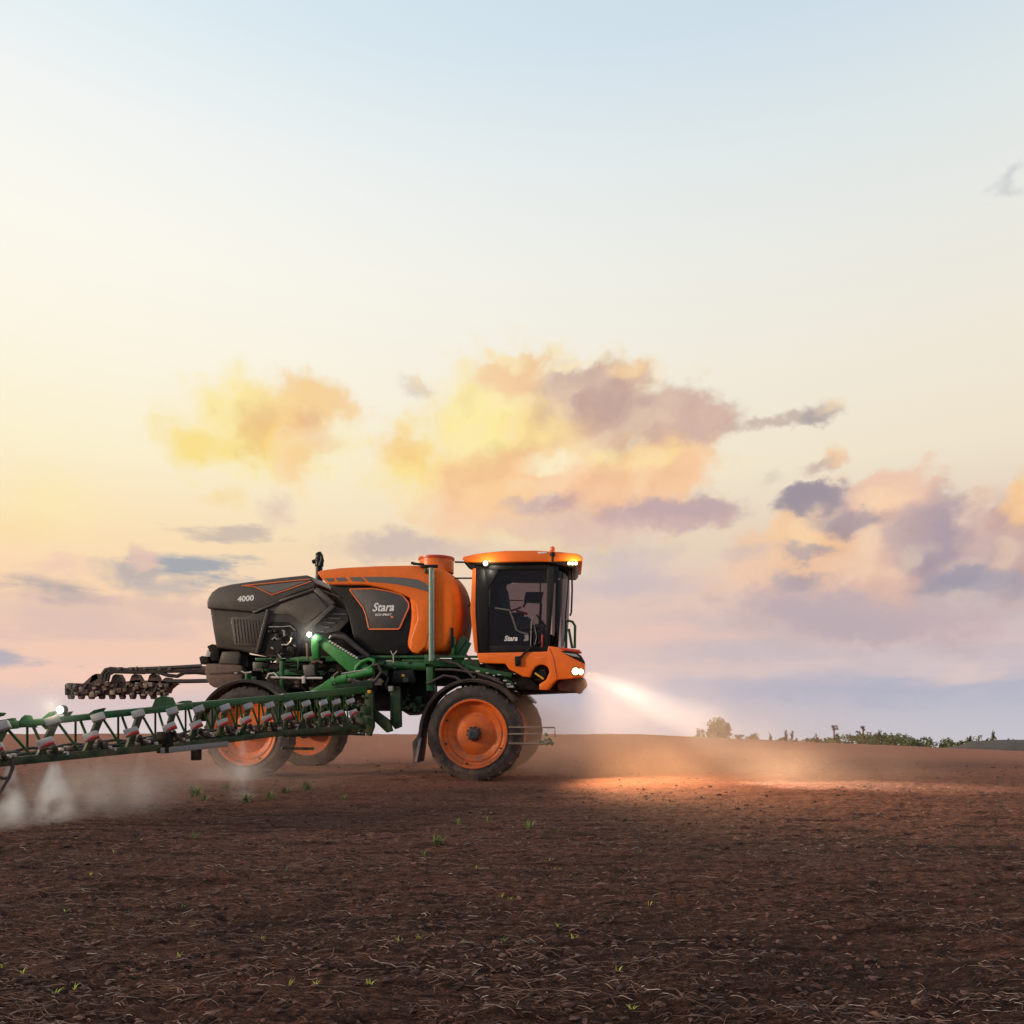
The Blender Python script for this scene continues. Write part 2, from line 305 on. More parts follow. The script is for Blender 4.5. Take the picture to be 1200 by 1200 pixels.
def build_ground():
    ys = [-30, -14, -6, -2, 0.8]
    y = 2.2
    while y < 60: ys.append(y); y *= 1 + (.0056 if y < 7 else .0075 if y < 20 else .012)
    while y < 6000: ys.append(y); y *= 1.12
    ys = np.array(ys); n = 620
    s = np.linspace(-1, 1, n); s = np.sign(s)*(np.abs(s)*.80 + .20*np.abs(s)**4 * 1.0)
    half = np.where(ys < 2.2, 30 + 0*ys, np.maximum(1.15*ys + 2.5, 4))
    s_out = s.copy(); s_out[0] = -1.; s_out[-1] = 1.
    X = half[:, None]*s_out[None, :]; Y = np.repeat(ys[:, None], n, 1)
    ext = np.where(ys < 60, 60., ys*1.4)                     # outermost columns reach wide
    X[:, 0] = -np.maximum(ext, half*1.01); X[:, -1] = np.maximum(ext, half*1.01)
    Z = terrain(X, Y)
    near = (Y > .5) & (Y < 60)
    Z = Z + np.where(near, clods(X, Y), 0)
    v = np.stack([X, Y, Z], -1).reshape(-1, 3); m = len(ys)
    i = np.arange((m-1)*(n-1)); r = i//(n-1); c = i % (n-1); a = r*n+c
    f = np.stack([a, a+1, a+n+1, a+n], -1)
    me = bpy.data.meshes.new('ground'); me.vertices.add(len(v)); me.vertices.foreach_set('co', v.ravel())
    me.loops.add(len(f)*4); me.loops.foreach_set('vertex_index', f.ravel().astype(np.int32))
    me.polygons.add(len(f)); me.polygons.foreach_set('loop_start', np.arange(0, len(f)*4, 4, dtype=np.int32))
    me.update(calc_edges=True); me.validate()
    me.polygons.foreach_set('use_smooth', [True]*len(me.polygons))
    me.materials.append(soil_material())
    o = bpy.data.objects.new('ground', me); C.objects.link(o); tag(o, kind='structure')
build_ground()

def simple_mat(name, c, rough=.6, metal=0., var=.25, scale=8., spec=.5, coat=0., bump=0., bscale=60., dust=1.):
    """paint / metal / plastic with a little uneven wear and dust in the object's own space"""
    m = bpy.data.materials.new(name); m.use_nodes = True; t = NT(m.node_tree); b = t.n['Principled BSDF']
    oc = t.new('ShaderNodeTexCoord').outputs['Object']
    n = t.noise(oc, scale, 5, .65).outputs['Fac']
    lo = tuple(x*(1-var) for x in c); hi = tuple(min(1, x*(1+var)) for x in c)
    col = t.ramp(n, [(.3, lo), (.7, hi)])
    if dust:                                                                        # dust film: settles on upward faces, thrown up low down
        ge = t.new('ShaderNodeNewGeometry'); pz = t.sep(ge.outputs['Position'])[2]
        dn = t.noise(ge.outputs['Position'], 5.5, 6, .72).outputs['Fac']
        up = t.smooth(t.sep(ge.outputs['Normal'])[2], .2, 1., 0., .30)
        low = t.smooth(pz, 1.7, .2, 0., .45)
        amt = t.math('MULTIPLY', t.math('ADD', t.math('ADD', up, low), .10), t.smooth(dn, .38, .66), clamp=True)
        col = t.mix(t.math('MULTIPLY', amt, dust), col, (.22,.125,.085))
    t.put(b.inputs['Base Color'], col)
    n2 = t.noise(oc, scale*3.3, 4, .7).outputs['Fac']
    t.put(b.inputs['Roughness'], t.smooth(n2, .3, .75, max(.04, rough-.10), min(1, rough+.14)))
    b.inputs['Metallic'].default_value = metal; b.inputs['Specular IOR Level'].default_value = spec
    b.inputs['Coat Weight'].default_value = coat; b.inputs['Coat Roughness'].default_value = .08
    if bump:
        bp = t.new('ShaderNodeBump'); bp.inputs['Strength'].default_value = bump; bp.inputs['Distance'].default_value = .01
        t.put(bp.inputs['Height'], t.noise(oc, bscale, 3, .6).outputs['Fac']); t.put(b.inputs['Normal'], bp.outputs[0])
    return m

# ------------------------------------------------------------------ straw and roots lying on the soil
def build_straw():
    rng = np.random.default_rng(3); V = []; Fc = []
    N = 19000; made = 0
    while made < N:
        y = 2.6 * (16/2.6)**(rng.random()**1.05); x = rng.uniform(-1, 1)*(.72*y+.4)
        dens = float(fbm(np.array([x/1.6]), np.array([y/.8]), 3, 60)[0])
        if rng.random() > .60 + 1.8*dens - (.15 if x > 1.5 else 0): continue
        made += 1
        ang = rng.normal(0, .38) if rng.random() < .8 else rng.uniform(-1.6, 1.6)
        L = rng.lognormal(-2.75, .55) if rng.random() < .3 else rng.lognormal(-3.25, .45); w = rng.uniform(.0009, .0025); k = 6
        L = min(L, .24); curl = rng.normal(0, .6)
        px_, py_ = x, y; pts = []; arch = min(L*.12, rng.uniform(0, .014)) * (1 if rng.random() < .3 else .2); tilt = rng.normal(0, .012)
        for j in range(k):
            pts.append((px_, py_, j/(k-1))); px_ += math.cos(ang)*L/(k-1); py_ += math.sin(ang)*L/(k-1); ang += curl/(k-1)
        P = np.array(pts); zz = terrain(P[:, 0], P[:, 1]) + clods(P[:, 0], P[:, 1])
        zz = .5*zz + .5*np.max(zz) + .006 + arch*np.sin(np.pi*P[:, 2]) + tilt*(P[:, 2]-.5)
        b = len(V)
        for j in range(k):
            d = P[min(j+1, k-1), :2]-P[max(j-1, 0), :2]; d /= (np.linalg.norm(d)+1e-9); nx, ny = -d[1]*w, d[0]*w
            th = w*(.35 if j in (0, k-1) else 1)
            V += [(P[j, 0]+nx, P[j, 1]+ny, zz[j]), (P[j, 0]-nx, P[j, 1]-ny, zz[j]), (P[j, 0], P[j, 1], zz[j]+1.5*th)]
        for j in range(k-1):
            a = b+3*j
            Fc += [(a, a+2, a+5, a+3), (a+2, a+1, a+4, a+5), (a+1, a, a+3, a+4)]
    m = bpy.data.materials.new('dry_straw'); m.use_nodes = True; t = NT(m.node_tree); bs = t.n['Principled BSDF']
    isl = t.new('ShaderNodeNewGeometry').outputs['Random Per Island']
    t.put(bs.inputs['Base Color'], t.ramp(isl, [(0, (.075,.030,.020)), (.6, (.16,.075,.050)), (.88, (.25,.145,.105)), (1, (.46,.36,.30))])); bs.inputs['Roughness'].default_value = .8
    o = new_mesh('straw', V, Fc, m); tag(o, kind='stuff')
build_straw()

def build_crumbs():
    """loose lumps of soil lying on the tilth"""
    rng = np.random.default_rng(12); V = []; Fc = []
    base = [(1,0,0),(-1,0,0),(0,1,0),(0,-1,0),(0,0,1),(0,0,-1)]
    tri = [(0,2,4),(2,1,4),(1,3,4),(3,0,4),(2,0,5),(1,2,5),(3,1,5),(0,3,5)]
    bm = bmesh.new(); bmesh.ops.create_icosphere(bm, subdivisions=1, radius=1); bm.verts.ensure_lookup_table()
    bv = np.array([v.co[:] for v in bm.verts]); bf = [tuple(v.index for v in f.verts) for f in bm.faces]; bm.free()
    for i in range(6000):
        y = 2.7 * (22/2.7)**(rng.random()**1.0); x = rng.uniform(-1, 1)*(.72*y+.4)
        r = rng.lognormal(-4.6, .5); r = min(r, .019)*(1 + .35*(y > 8))
        q = bv*(1 + rng.normal(0, .30, (len(bv), 1)))*np.array([rng.uniform(1., 2.2), rng.uniform(.8, 1.2), rng.uniform(.4, .7)])*r
        a = rng.uniform(0, 6.28); q = np.stack([q[:, 0]*math.cos(a)-q[:, 1]*math.sin(a), q[:, 0]*math.sin(a)+q[:, 1]*math.cos(a), q[:, 2]], -1)
        q = q + np.array([x, y, ground_z(x, y)+r*.25]); b = len(V)
        V += [tuple(p) for p in q]; Fc += [tuple(k+b for k in f) for f in bf]
    m = bpy.data.materials.new('soil_clod'); m.use_nodes = True; t = NT(m.node_tree); bs = t.n['Principled BSDF']
    isl = t.new('ShaderNodeNewGeometry').outputs['Random Per Island']
    t.put(bs.inputs['Base Color'], t.ramp(isl, [(0, (.030,.013,.010)), (.6, (.085,.037,.027)), (1, (.17,.080,.058))])); bs.inputs['Roughness'].default_value = .95
    bp = t.new('ShaderNodeBump'); bp.inputs['Strength'].default_value = .7; bp.inputs['Distance'].default_value = .01
    t.put(bp.inputs['Height'], t.noise(t.new('ShaderNodeNewGeometry').outputs['Position'], 90, 4, .7).outputs['Fac']); t.put(bs.inputs['Normal'], bp.outputs[0])
    tag(new_mesh('soil_clods', V, Fc, m, smooth=False), kind='stuff')
build_crumbs()

# ------------------------------------------------------------------ sprayer frame: u forward, v to the far side, z up
TH = .163; OX, OY = -.778, 15.515
cT, sT = math.cos(TH), math.sin(TH)
def U(px, py, v):
    """photo pixel -> (u, v, z) on the sprayer's plane at lateral distance v"""
    k = (px-600)/F
    # X = OX + u cT + v sT ; Y = OY - u sT + v cT ; X = k Y
    u = (k*(OY + v*cT) - OX - v*sT) / (cT + k*sT)
    Y = OY - u*sT + v*cT
    return (u, v, CAMH - (py-YH)/F*Y)
def UY(px, py, Y):
    """photo pixel at depth Y -> sprayer frame"""
    X = (px-600)/F*Y; dx, dy = X-OX, Y-OY
    return Vector((dx*cT - dy*sT, dx*sT + dy*cT, CAMH - (py-YH)/F*Y))

M = {}
M['orange'] = simple_mat('orange_paint', (.79,.150,.010), .38, var=.07, spec=.35)
M['tank'] = simple_mat('orange_moulded_plastic', (.77,.142,.010), .62, var=.08, spec=.14)
M['orange_rim'] = simple_mat('orange_rim_paint', (.68,.125,.014), .5, var=.14, spec=.3, dust=1.15)
M['black'] = simple_mat('black_plastic', (.008,.0075,.0075), .42, var=.3, spec=.22, dust=.25)
M['black_matte'] = simple_mat('dark_chassis', (.010,.008,.007), .75, var=.5, spec=.15, dust=.5)
M['hood'] = simple_mat('graphite_cover', (.060,.051,.045), .42, var=.14, spec=.3, coat=.08)
M['hood_body'] = simple_mat('graphite_body', (.042,.034,.029), .55, var=.18, spec=.25)
M['hood_panel'] = simple_mat('graphite_panel', (.066,.054,.045), .55, var=.2, spec=.3)
M['grey'] = simple_mat('grey_decal', (.10,.095,.09), .45, var=.08)
M['panel_grey'] = simple_mat('charcoal_panel', (.062,.055,.052), .45, var=.12)
M['trim'] = simple_mat('orange_trim', (.80,.18,.05), .45, var=.05)
M['green'] = simple_mat('green_paint', (.011,.085,.024), .35, var=.25, spec=.35)
M['green_hi'] = simple_mat('bright_green_paint', (.018,.17,.032), .44, var=.25, spec=.4)
M['green_dark'] = simple_mat('dark_green_paint', (.012,.040,.014), .55, var=.45, spec=.3)
M['rubber'] = simple_mat('tyre_rubber', (.040,.033,.031), .8, var=.3, spec=.3, bump=.3, dust=.9)
M['tread'] = simple_mat('dusty_tread', (.060,.045,.039), .9, var=.4, spec=.2)
M['hub'] = simple_mat('blue_grey_hub', (.022,.028,.035), .4, var=.3)
M['steel'] = simple_mat('bare_steel', (.42,.38,.34), .35, metal=.7, var=.2)
M['pale'] = simple_mat('pale_fitting', (.50,.44,.40), .5, var=.2)
M['white'] = simple_mat('white_shield', (.42,.37,.345), .5, var=.12)
M['red'] = simple_mat('red_stripe', (.50,.022,.018), .45, var=.1)
M['lettering'] = simple_mat('silver_lettering', (.72,.70,.68), .4, var=.03)
M['hose'] = simple_mat('rubber_hose', (.030,.021,.019), .55, var=.4)
M['seat'] = simple_mat('teal_seat', (.085,.20,.25), .8, var=.15)
M['brown'] = simple_mat('hazy_brown_steel', (.10,.052,.038), .7, var=.35)  # brown warmed and lightened: haze over the far boom put into the colour
M['fender'] = simple_mat('fender_plastic', (.030,.026,.024), .42, var=.3)
M['mudflap'] = simple_mat('grey_mudflap', (.22,.21,.21), .6, var=.15)
M['gauge'] = simple_mat('pale_green_tube', (.16,.26,.21), .3, var=.1)
M['yellow'] = simple_mat('yellow_cap', (.65,.33,.02), .45, var=.1)
M['red_lid'] = simple_mat('red_lid', (.60,.055,.015), .4, var=.1)
M['tan'] = simple_mat('dusty_tan_steel', (.24,.17,.12), .7, var=.2)

def glass_mat(name, tint, gloss=.10):
    m = bpy.data.materials.new(name); m.use_nodes = True; t = NT(m.node_tree); t.n.clear()
    tr = t.new('ShaderNodeBsdfTransparent'); t.put(tr.inputs[0], tint)
    gl = t.new('ShaderNodeBsdfGlossy'); gl.inputs['Roughness'].default_value = .03; t.put(gl.inputs[0], (.9,.9,.9))
    fr = t.new('ShaderNodeFresnel'); fr.inputs[0].default_value = 1.5
    mx = t.new('ShaderNodeMixShader'); t.put(mx.inputs[0], t.math('MULTIPLY_ADD', fr.outputs[0], .30, gloss*.05)); t.l.new(tr.outputs[0], mx.inputs[1]); t.l.new(gl.outputs[0], mx.inputs[2])
    o = t.new('ShaderNodeOutputMaterial'); t.l.new(mx.outputs[0], o.inputs[0]); return m
M['glass'] = glass_mat('tinted_glass', (.62,.58,.60))
M['glass_dark'] = glass_mat('dark_tinted_glass', (.36,.34,.36))
M['glass_screen'] = glass_mat('smoked_windscreen_glass', (.30,.27,.28), .2)
def lamp_mat(name, c, s):
    m = bpy.data.materials.new(name); m.use_nodes = True; t = NT(m.node_tree); t.n.clear()
    e = t.new('ShaderNodeEmission'); t.put(e.inputs[0], c); e.inputs[1].default_value = s
    o = t.new('ShaderNodeOutputMaterial'); t.l.new(e.outputs[0], o.inputs[0]); return m
M['lamp_white'] = lamp_mat('lit_white_lamp', (1,.95,.82), 6)
M['lamp_warm'] = lamp_mat('lit_warm_lamp', (1,.82,.48), 4)
M['amber'] = simple_mat('amber_beacon', (.70,.10,.03), .25, var=.05)

# ------------------------------------------------------------------ mesh builder
class MB:
    """collects shapes, then links them as ONE mesh object"""
    def __init__(s): s.bm = bmesh.new()
    def _bevel(s, faces, w, seg=2, ang=28):
        if not w: return
        ed = set()
        for f in faces:
            for e in f.edges:
                if len(e.link_faces) == 2 and e.calc_face_angle(0) > R(ang): ed.add(e)
        if ed: bmesh.ops.bevel(s.bm, geom=list(ed), offset=w, segments=seg, profile=.5, affect='EDGES', clamp_overlap=True)
    def prism(s, px, v0, v1, bevel=.012, seg=2, taper=0., uz=None, mi=0):
        """outline traced in photo pixels on the plane v0, extruded to v1"""
        pts = uz if uz is not None else [(U(x, y, v0)[0], U(x, y, v0)[2]) for x, y in px]
        cu = sum(p[0] for p in pts)/len(pts); cz = sum(p[1] for p in pts)/len(pts)
        a = [s.bm.verts.new((u, v0, z)) for u, z in pts]
        k = 1-taper
        b = [s.bm.verts.new((cu+(u-cu)*k, v1, cz+(z-cz)*k)) for u, z in pts]
        n = len(pts); fs = [s.bm.faces.new(a), s.bm.faces.new(list(reversed(b)))]
        for i in range(n): fs.append(s.bm.faces.new((a[(i+1) % n], a[i], b[i], b[(i+1) % n])))
        for f in fs: f.material_index = mi
        bmesh.ops.recalc_face_normals(s.bm, faces=fs)
        s._bevel(fs, bevel, seg); return s
    def box(s, c, d, bevel=.008, rot=None, mi=0):
        m = Matrix.Translation(c) @ (rot.to_4x4() if rot is not None else Matrix()) @ Matrix.Diagonal((*d, 1))
        r = bmesh.ops.create_cube(s.bm, size=1, matrix=m); fs = {f for v in r['verts'] for f in v.link_faces}
        for f in fs: f.material_index = mi
        s._bevel(fs, bevel); return s
    def bar(s, p, q, w, h, bevel=.006, mi=0):
        """rectangular bar from p to q: w across (horizontal), h high"""
        p, q = Vector(p), Vector(q); d = q-p; L = d.length; x = d/L
        up = Vector((0, 0, 1)) if abs(x.z) < .95 else Vector((0, 1, 0))
        y = up.cross(x).normalized(); z = x.cross(y)
        return s.box((p+q)/2, (L, w, h), bevel, Matrix((x, y, z)).transposed(), mi)
    def tube(s, pts, r, n=8, cap=True, mi=0):
        pts = [Vector(p) for p in pts]; rr = r if isinstance(r, (list, tuple)) else [r]*len(pts); rings = []
        pu = None
        for i, p in enumerate(pts):
            t = (pts[min(i+1, len(pts)-1)]-pts[max(i-1, 0)]).normalized()
            if pu is None: pu = t.orthogonal().normalized()
            pu = (pu - t*pu.dot(t)).normalized(); w = t.cross(pu)
            rings.append([s.bm.verts.new(p + (pu*math.cos(2*math.pi*k/n)+w*math.sin(2*math.pi*k/n))*rr[i]) for k in range(n)])
        fs = []
        for a, b in zip(rings, rings[1:]):
            for k in range(n): fs.append(s.bm.faces.new((a[k], a[(k+1) % n], b[(k+1) % n], b[k])))
        if cap: fs += [s.bm.faces.new(list(reversed(rings[0]))), s.bm.faces.new(rings[-1])]
        for f in fs: f.material_index = mi
        return s
    def lathe(s, prof, c, axis='v', n=32, mi=0, closed=False):
        """profile (radius, offset along axis) turned about an axis through c"""
        rings = []
        for r, h in prof:
            ring = []
            for k in range(n):
                a = 2*math.pi*k/n; ca, sa = math.cos(a)*r, math.sin(a)*r
                p = (ca, h, sa) if axis == 'v' else (ca, sa, h) if axis == 'z' else (h, ca, sa)
                ring.append(s.bm.verts.new(Vector(p)+Vector(c)))
            rings.append(ring)
        pr = list(zip(rings, rings[1:])) + ([(rings[-1], rings[0])] if closed else [])
        fs = []
        for a, b in pr:
            for k in range(n): fs.append(s.bm.faces.new((a[k], a[(k+1) % n], b[(k+1) % n], b[k])))
        if not closed:
            for ring in (rings[0], rings[-1]):
                try: fs.append(s.bm.faces.new(ring))
                except ValueError: pass
        for f in fs: f.material_index = mi
        return s
    def loft(s, secs, cap=True, mi=0):
        """skin through sections of equal point count"""
        rings = [[s.bm.verts.new(p) for p in sec] for sec in secs]; n = len(rings[0]); fs = []
        for a, b in zip(rings, rings[1:]):
            for k in range(n): fs.append(s.bm.faces.new((a[k], a[(k+1) % n], b[(k+1) % n], b[k])))
        if cap: fs += [s.bm.faces.new(list(reversed(rings[0]))), s.bm.faces.new(rings[-1])]
        for f in fs: f.material_index = mi
        return s
    def each(s, name, mat, parent=None, angle=40):
        """every loose piece becomes a part of its own"""
        bmesh.ops.recalc_face_normals(s.bm, faces=s.bm.faces)
        bm = s.bm; bm.verts.ensure_lookup_table(); seen = set(); out = []
        mats = mat if isinstance(mat, (list, tuple)) else [mat]
        for v0 in bm.verts:
            if v0.index in seen: continue
            st = [v0]; seen.add(v0.index); vs = []
            while st:
                v = st.pop(); vs.append(v)
                for e in v.link_edges:
                    w = e.other_vert(v)
                    if w.index not in seen: seen.add(w.index); st.append(w)
            fs = {f for v in vs for f in v.link_faces}
            if not fs: continue
            ix = {v.index: i for i, v in enumerate(vs)}; fs = list(fs)
            me = bpy.data.meshes.new(name); me.from_pydata([v.co[:] for v in vs], [], [[ix[v.index] for v in f.verts] for f in fs]); me.update()
            me.materials.append(mats[fs[0].material_index])
            me.polygons.foreach_set('use_smooth', [True]*len(me.polygons)); me.set_sharp_from_angle(angle=R(angle))
            o = bpy.data.objects.new(name, me); C.objects.link(o); o.parent = parent; out.append(o)
        bm.free(); return out
    def build(s, name, mat, parent=None, angle=40):
        bmesh.ops.recalc_face_normals(s.bm, faces=s.bm.faces)
        me = bpy.data.meshes.new(name); s.bm.to_mesh(me); s.bm.free()
        for m in (mat if isinstance(mat, (list, tuple)) else [mat]): me.materials.append(m)
        me.polygons.foreach_set('use_smooth', [True]*len(me.polygons)); me.set_sharp_from_angle(angle=R(angle))
        o = bpy.data.objects.new(name, me); C.objects.link(o)
        if parent is not None: o.parent = parent
        return o
def lettering(text, p, size, parent, mat, shear=.25, bold=.0, rot=0., depth=.003, sx=1., name='lettering'):
    """raised lettering on a side panel, lower left corner at p (u, v, z), read from the near side"""
    cu = bpy.data.curves.new('letters', 'FONT'); cu.body = text; cu.size = size; cu.shear = shear; cu.offset = bold; cu.extrude = depth; cu.resolution_u = 3; cu.space_character = 1.0
    tmp = bpy.data.objects.new('letters', cu); C.objects.link(tmp)
    bpy.context.view_layer.update()
    me = bpy.data.meshes.new_from_object(tmp.evaluated_get(bpy.context.evaluated_depsgraph_get()))
    bpy.data.objects.remove(tmp); bpy.data.curves.remove(cu)
    m = Matrix(((1, 0, 0), (0, 0, -1), (0, 1, 0))).to_4x4()
    me.transform(Matrix.Translation(p) @ Matrix.Rotation(-rot, 4, 'Y') @ m @ Matrix.Diagonal((sx, 1, 1, 1)))
    me.materials.clear(); me.materials.append(mat); me.name = name
    o = bpy.data.objects.new(name, me); C.objects.link(o); o.parent = parent; return o
def copy_tree(o, parent=None):
    c = o.copy(); C.objects.link(c); c.parent = parent
    for ch in list(o.children): copy_tree(ch, c)
    return c
def arc(c, r, a0, a1, n, v):
    return [(c[0]+r*math.cos(R(a0+(a1-a0)*i/(n-1))), v, c[1]+r*math.sin(R(a0+(a1-a0)*i/(n-1)))) for i in range(n)]

# ------------------------------------------------------------------ the crop sprayer
SP = bpy.data.objects.new('crop_sprayer', None); C.objects.link(SP)
SP.location = (OX, OY, -.03); SP.rotation_euler = (0, 0, -TH)
tag(SP, 'orange, black and green self-propelled crop sprayer with lit lamps driving across bare soil', 'crop sprayer')
WB, TRK, RT = 4.95, 3.0, .955
N0, N1 = .72, 2.28          # near and far side of the bodywork
def P(px, py, v): return Vector(U(px, py, v))

# ---- wheels
def make_wheel():
    w = bpy.data.objects.new('wheel', None); C.objects.link(w); w.parent = SP
    t = MB(); W = .44
    t.lathe([(.640,.03),(.655,.0),(.68,-.010),(.71,-.006),(.72,-.016),(.77,-.022),(.80,-.018),(.81,-.010),(.86,.0),(.908,.03),(.932,.07),(.937,.22),(.932,.37),(.908,.41),(.86,.44),(.74,.452),(.655,.44),(.640,.41)], (0,0,0), n=72, closed=True)
    ty = t.build('tyre', M['rubber'], w)
    l = MB()
    for k in range(44):
        a = 2*math.pi*k/44; near = k % 2 == 0
        a2 = a + (.13)
        def pt(ang, r, v): return Vector((math.cos(ang)*r, v, math.sin(ang)*r))
        v0, v1 = (.012, .25) if near else (.43, .19)
        secs = []
        for f, r0, r1, wd in ((0, .87, .925, .022), (.25, .915, .944, .024), (1, .93, .945, .02)):
            ang = a + (a2-a)*f; v = v0+(v1-v0)*f; dw = wd/.95
            secs.append([pt(ang-dw, r0, v), pt(ang+dw, r0, v), pt(ang+dw*.8, r1, v), pt(ang-dw*.8, r1, v)])
        l.loft(secs)
    l.build('tread_lugs', M['tread'], ty)
    r = MB()
    r.lathe([(r_*.945 if r_ > .3 else r_, h_) for r_, h_ in [(.665,.40),(.70,.41),(.70,.0),(.712,-.022),(.700,-.030),(.672,-.022),(.655,.03),(.635,.085),(.59,.11),(.56,.10),(.48,.125),(.44,.155),(.40,.145),(.33,.105),(.20,.090),(.10,.085),(.0001,.085),(.0001,.14),(.5,.17),(.64,.2)]], (0,0,0), n=72)
    rm = r.build('rim', M['orange_rim'], w, 30)
    b = MB()
    for a in (205, 262, 338, 160):
        b.lathe([(.017,.03),(.017,.12)], (.592*math.cos(R(a)), 0, .592*math.sin(R(a))), n=10)
    b.each('rim_bolt', M['black'], rm)
    h = MB()
    h.lathe([(.115,.08),(.115,-.02),(.095,-.06),(.05,-.068),(.045,-.05),(.0001,-.05)], (0,0,0), n=24)
    for k in range(10):
        a = 2*math.pi*(k+.4)/10; h.lathe([(.024,.08),(.024,.005),(.018,-.002),(.0001,-.002)], (.128*math.cos(a), 0, .128*math.sin(a)), n=10)
    h.build('hub', M['hub'], w)
    return w
wheel = make_wheel()
# wheel centre: u, v of the outer face, height
for i, (u, v, dz, flip, ang) in enumerate(((0, 0, .0, 0, .1), (-WB, 0, .0, 0, .7), (0, TRK+.46, .0, 1, .3), (-WB, TRK+.46, .0, 1, 1.1))):
    w = wheel if i == 0 else copy_tree(wheel, SP)
    w.location = (u, v, RT+.03); w.scale = (1.05, 1., 1.05); w.rotation_euler = (0, ang, math.pi if flip else 0)

# ---- axle legs and chassis
for k, (u, v0, v1) in enumerate(((0, .46, .95), (-WB, .46, .95), (0, TRK, TRK-.5), (-WB, TRK, TRK-.5))):
    m = MB(); vm = (v0+.10*(1 if v1 > v0 else -1))
    m.lathe([(.17, -.07), (.19, 0), (.17, .07), (.0001, .07)], (u, vm, RT-.02), n=20)
    m.bar((u, vm, RT-.02), (u, vm, 1.72), .16, .20, .02)
    m.bar((u, vm, 1.66), (u, v1+.05*(1 if v1 > v0 else -1), 1.66), .20, .17, .02)
    m.tube([(u+.13, vm, 1.0), (u+.13, vm, 1.7)], .055, 10)
    m.build('axle_leg', M['black_matte'], SP)
m = MB()
zt = P(520, 775, .9)[2]; zb = P(520, 800, .9)[2]
m.box((-2.4, 1.5, (zt+zb)/2-.02), (6.9, .85, zt-zb), .02)
m.box((-3.2, 1.5, 1.75), (3.9, .8, .62), .03)
m.box((-.15, 1.5, 1.68), (1.2, 1.0, .32), .02)
m.prism([(330,742),(400,750),(440,768),(480,768),(480,812),(440,806),(400,800),(330,800)], .95, 2.1, .02)
m.prism([(558,776),(592,777),(606,788),(622,793),(634,807),(560,806)], .80, 2.2, .02)
m.prism([(607,790),(676,790),(679,809),(607,812)], .95, 2.05, .02)
m.build('chassis', M['black_matte'], SP)
g = MB()
g.tube([P(440,778,.75), P(500,779,.75)], .105, 14)
g.bar(P(335,771,.82), P(470,770,.82), .10, .11)
g.bar(P(472,774,.80), P(562,776,.80), .12, .17)
g.bar(P(300,771,.86), P(352,771,.86), .08, .06)
g.bar(P(410,768,.70), P(560,768,.70), .06, .05)
g.bar(P(505,780,.72), P(505,808,.72), .14, .22)
g.bar(P(532,765,.66), P(532,745,.66), .05, .11)
g.bar(P(530,768,.72), P(545,745,.72), .05, .13)
g.prism([(528,757),(545,748),(552,752),(540,778),(530,778)], .74, .80, .006)
g.prism([(425,748),(440,752),(441,772),(424,772)], .80, .86, .006)
g.bar(P(545,780,.75), P(600,790,.75), .08, .10)
g.prism([(590,792),(600,797),(604,805),(594,805)], .74, .82, .006)
g.each('frame_rail', M['green'], SP)
g = MB()
g.prism([(457,808),(469,806),(470,850),(463,853),(457,846)], .62, .72, .01)
g.prism([(437,828),(456,842),(460,855),(453,857),(436,841)], .52, .60, .008)
g.prism([(428,808),(437,808),(438,850),(434,861),(429,860),(426,846)], .40, .50, .008)
g.prism([(411,838),(428,832),(430,858),(412,856)], .45, .52, .006)
g.each('boom_lift_frame', M['green_dark'], SP)
g = MB(); rr = random.Random(5)
g.prism([(468,808),(498,808),(499,822),(490,834),(480,837),(470,831)], 1.2, 1.9, .02)
for k in range(26):
    p = P(rr.uniform(469,497), rr.uniform(810,832), rr.uniform(.95,1.15)); d = rr.uniform(.05,.13)
    g.box(p, (d, d*.8, d*rr.uniform(.5,1)), .008, mi=rr.choice((0,0,1,1,2)))
g.each('pump_block', [M['green_dark'], M['brown'], M['pale']], SP)
g = MB()
g.prism([(461,784),(484,783),(487,796),(486,799),(459,799),(459,793)], .60, .85, .02)
bx = g.build('control_box', M['black'], SP)
g = MB(); g.box(P(472.5,790,.595), (.075,.012,.05), .004); g.build('indicator', M['yellow'], bx)
g = MB(); g.box(P(433,809,.38), (.085,.05,.07), .01); g.lathe([(.025,-.03),(.03,.03)], P(448.5,797,.7), n=10); g.each('yellow_cap', M['yellow'], SP)
# hoses and cables between the frame and the front wheel
g = MB()
for pts in ([(517,772),(535,776),(548,785),(556,793)], [(455,792),(452,801),(454,806)], [(545,765),(552,772),(562,780)], [(500,800),(520,790),(534,792),(545,800)], [(560,788),(575,793),(590,800)],
            [(418,771),(430,767),(437,772),(436,790),(425,797)], [(404,779),(412,775),(420,782)], [(510,783),(530,783),(560,787),(585,795)]):
    g.tube([P(x, y, .58+.04*math.sin(x)) for x, y in pts], .028, 7)
g.each('hydraulic_hose', M['hose'], SP)
g = MB()
for x, y, d in ((511,771,.09), (560,785,.07), (571,787,.05), (585,789,.05), (592,796,.06), (596,800,.07), (598,803,.10), (603,788,.035), (556,791,.04), (579,790,.04), (604,799,.03)):
    g.box(P(x, y, .62), (d*1.3, .04, d*.45), .006)
g.tube([P(461,775,.62), P(461,766,.62)], .012, 6); g.tube([P(458,761,.62), P(459,764,.62), P(461,766,.62), P(463,764,.62), P(465,761,.62)], .012, 6)
g.each('pipe_fitting', M['pale'], SP)

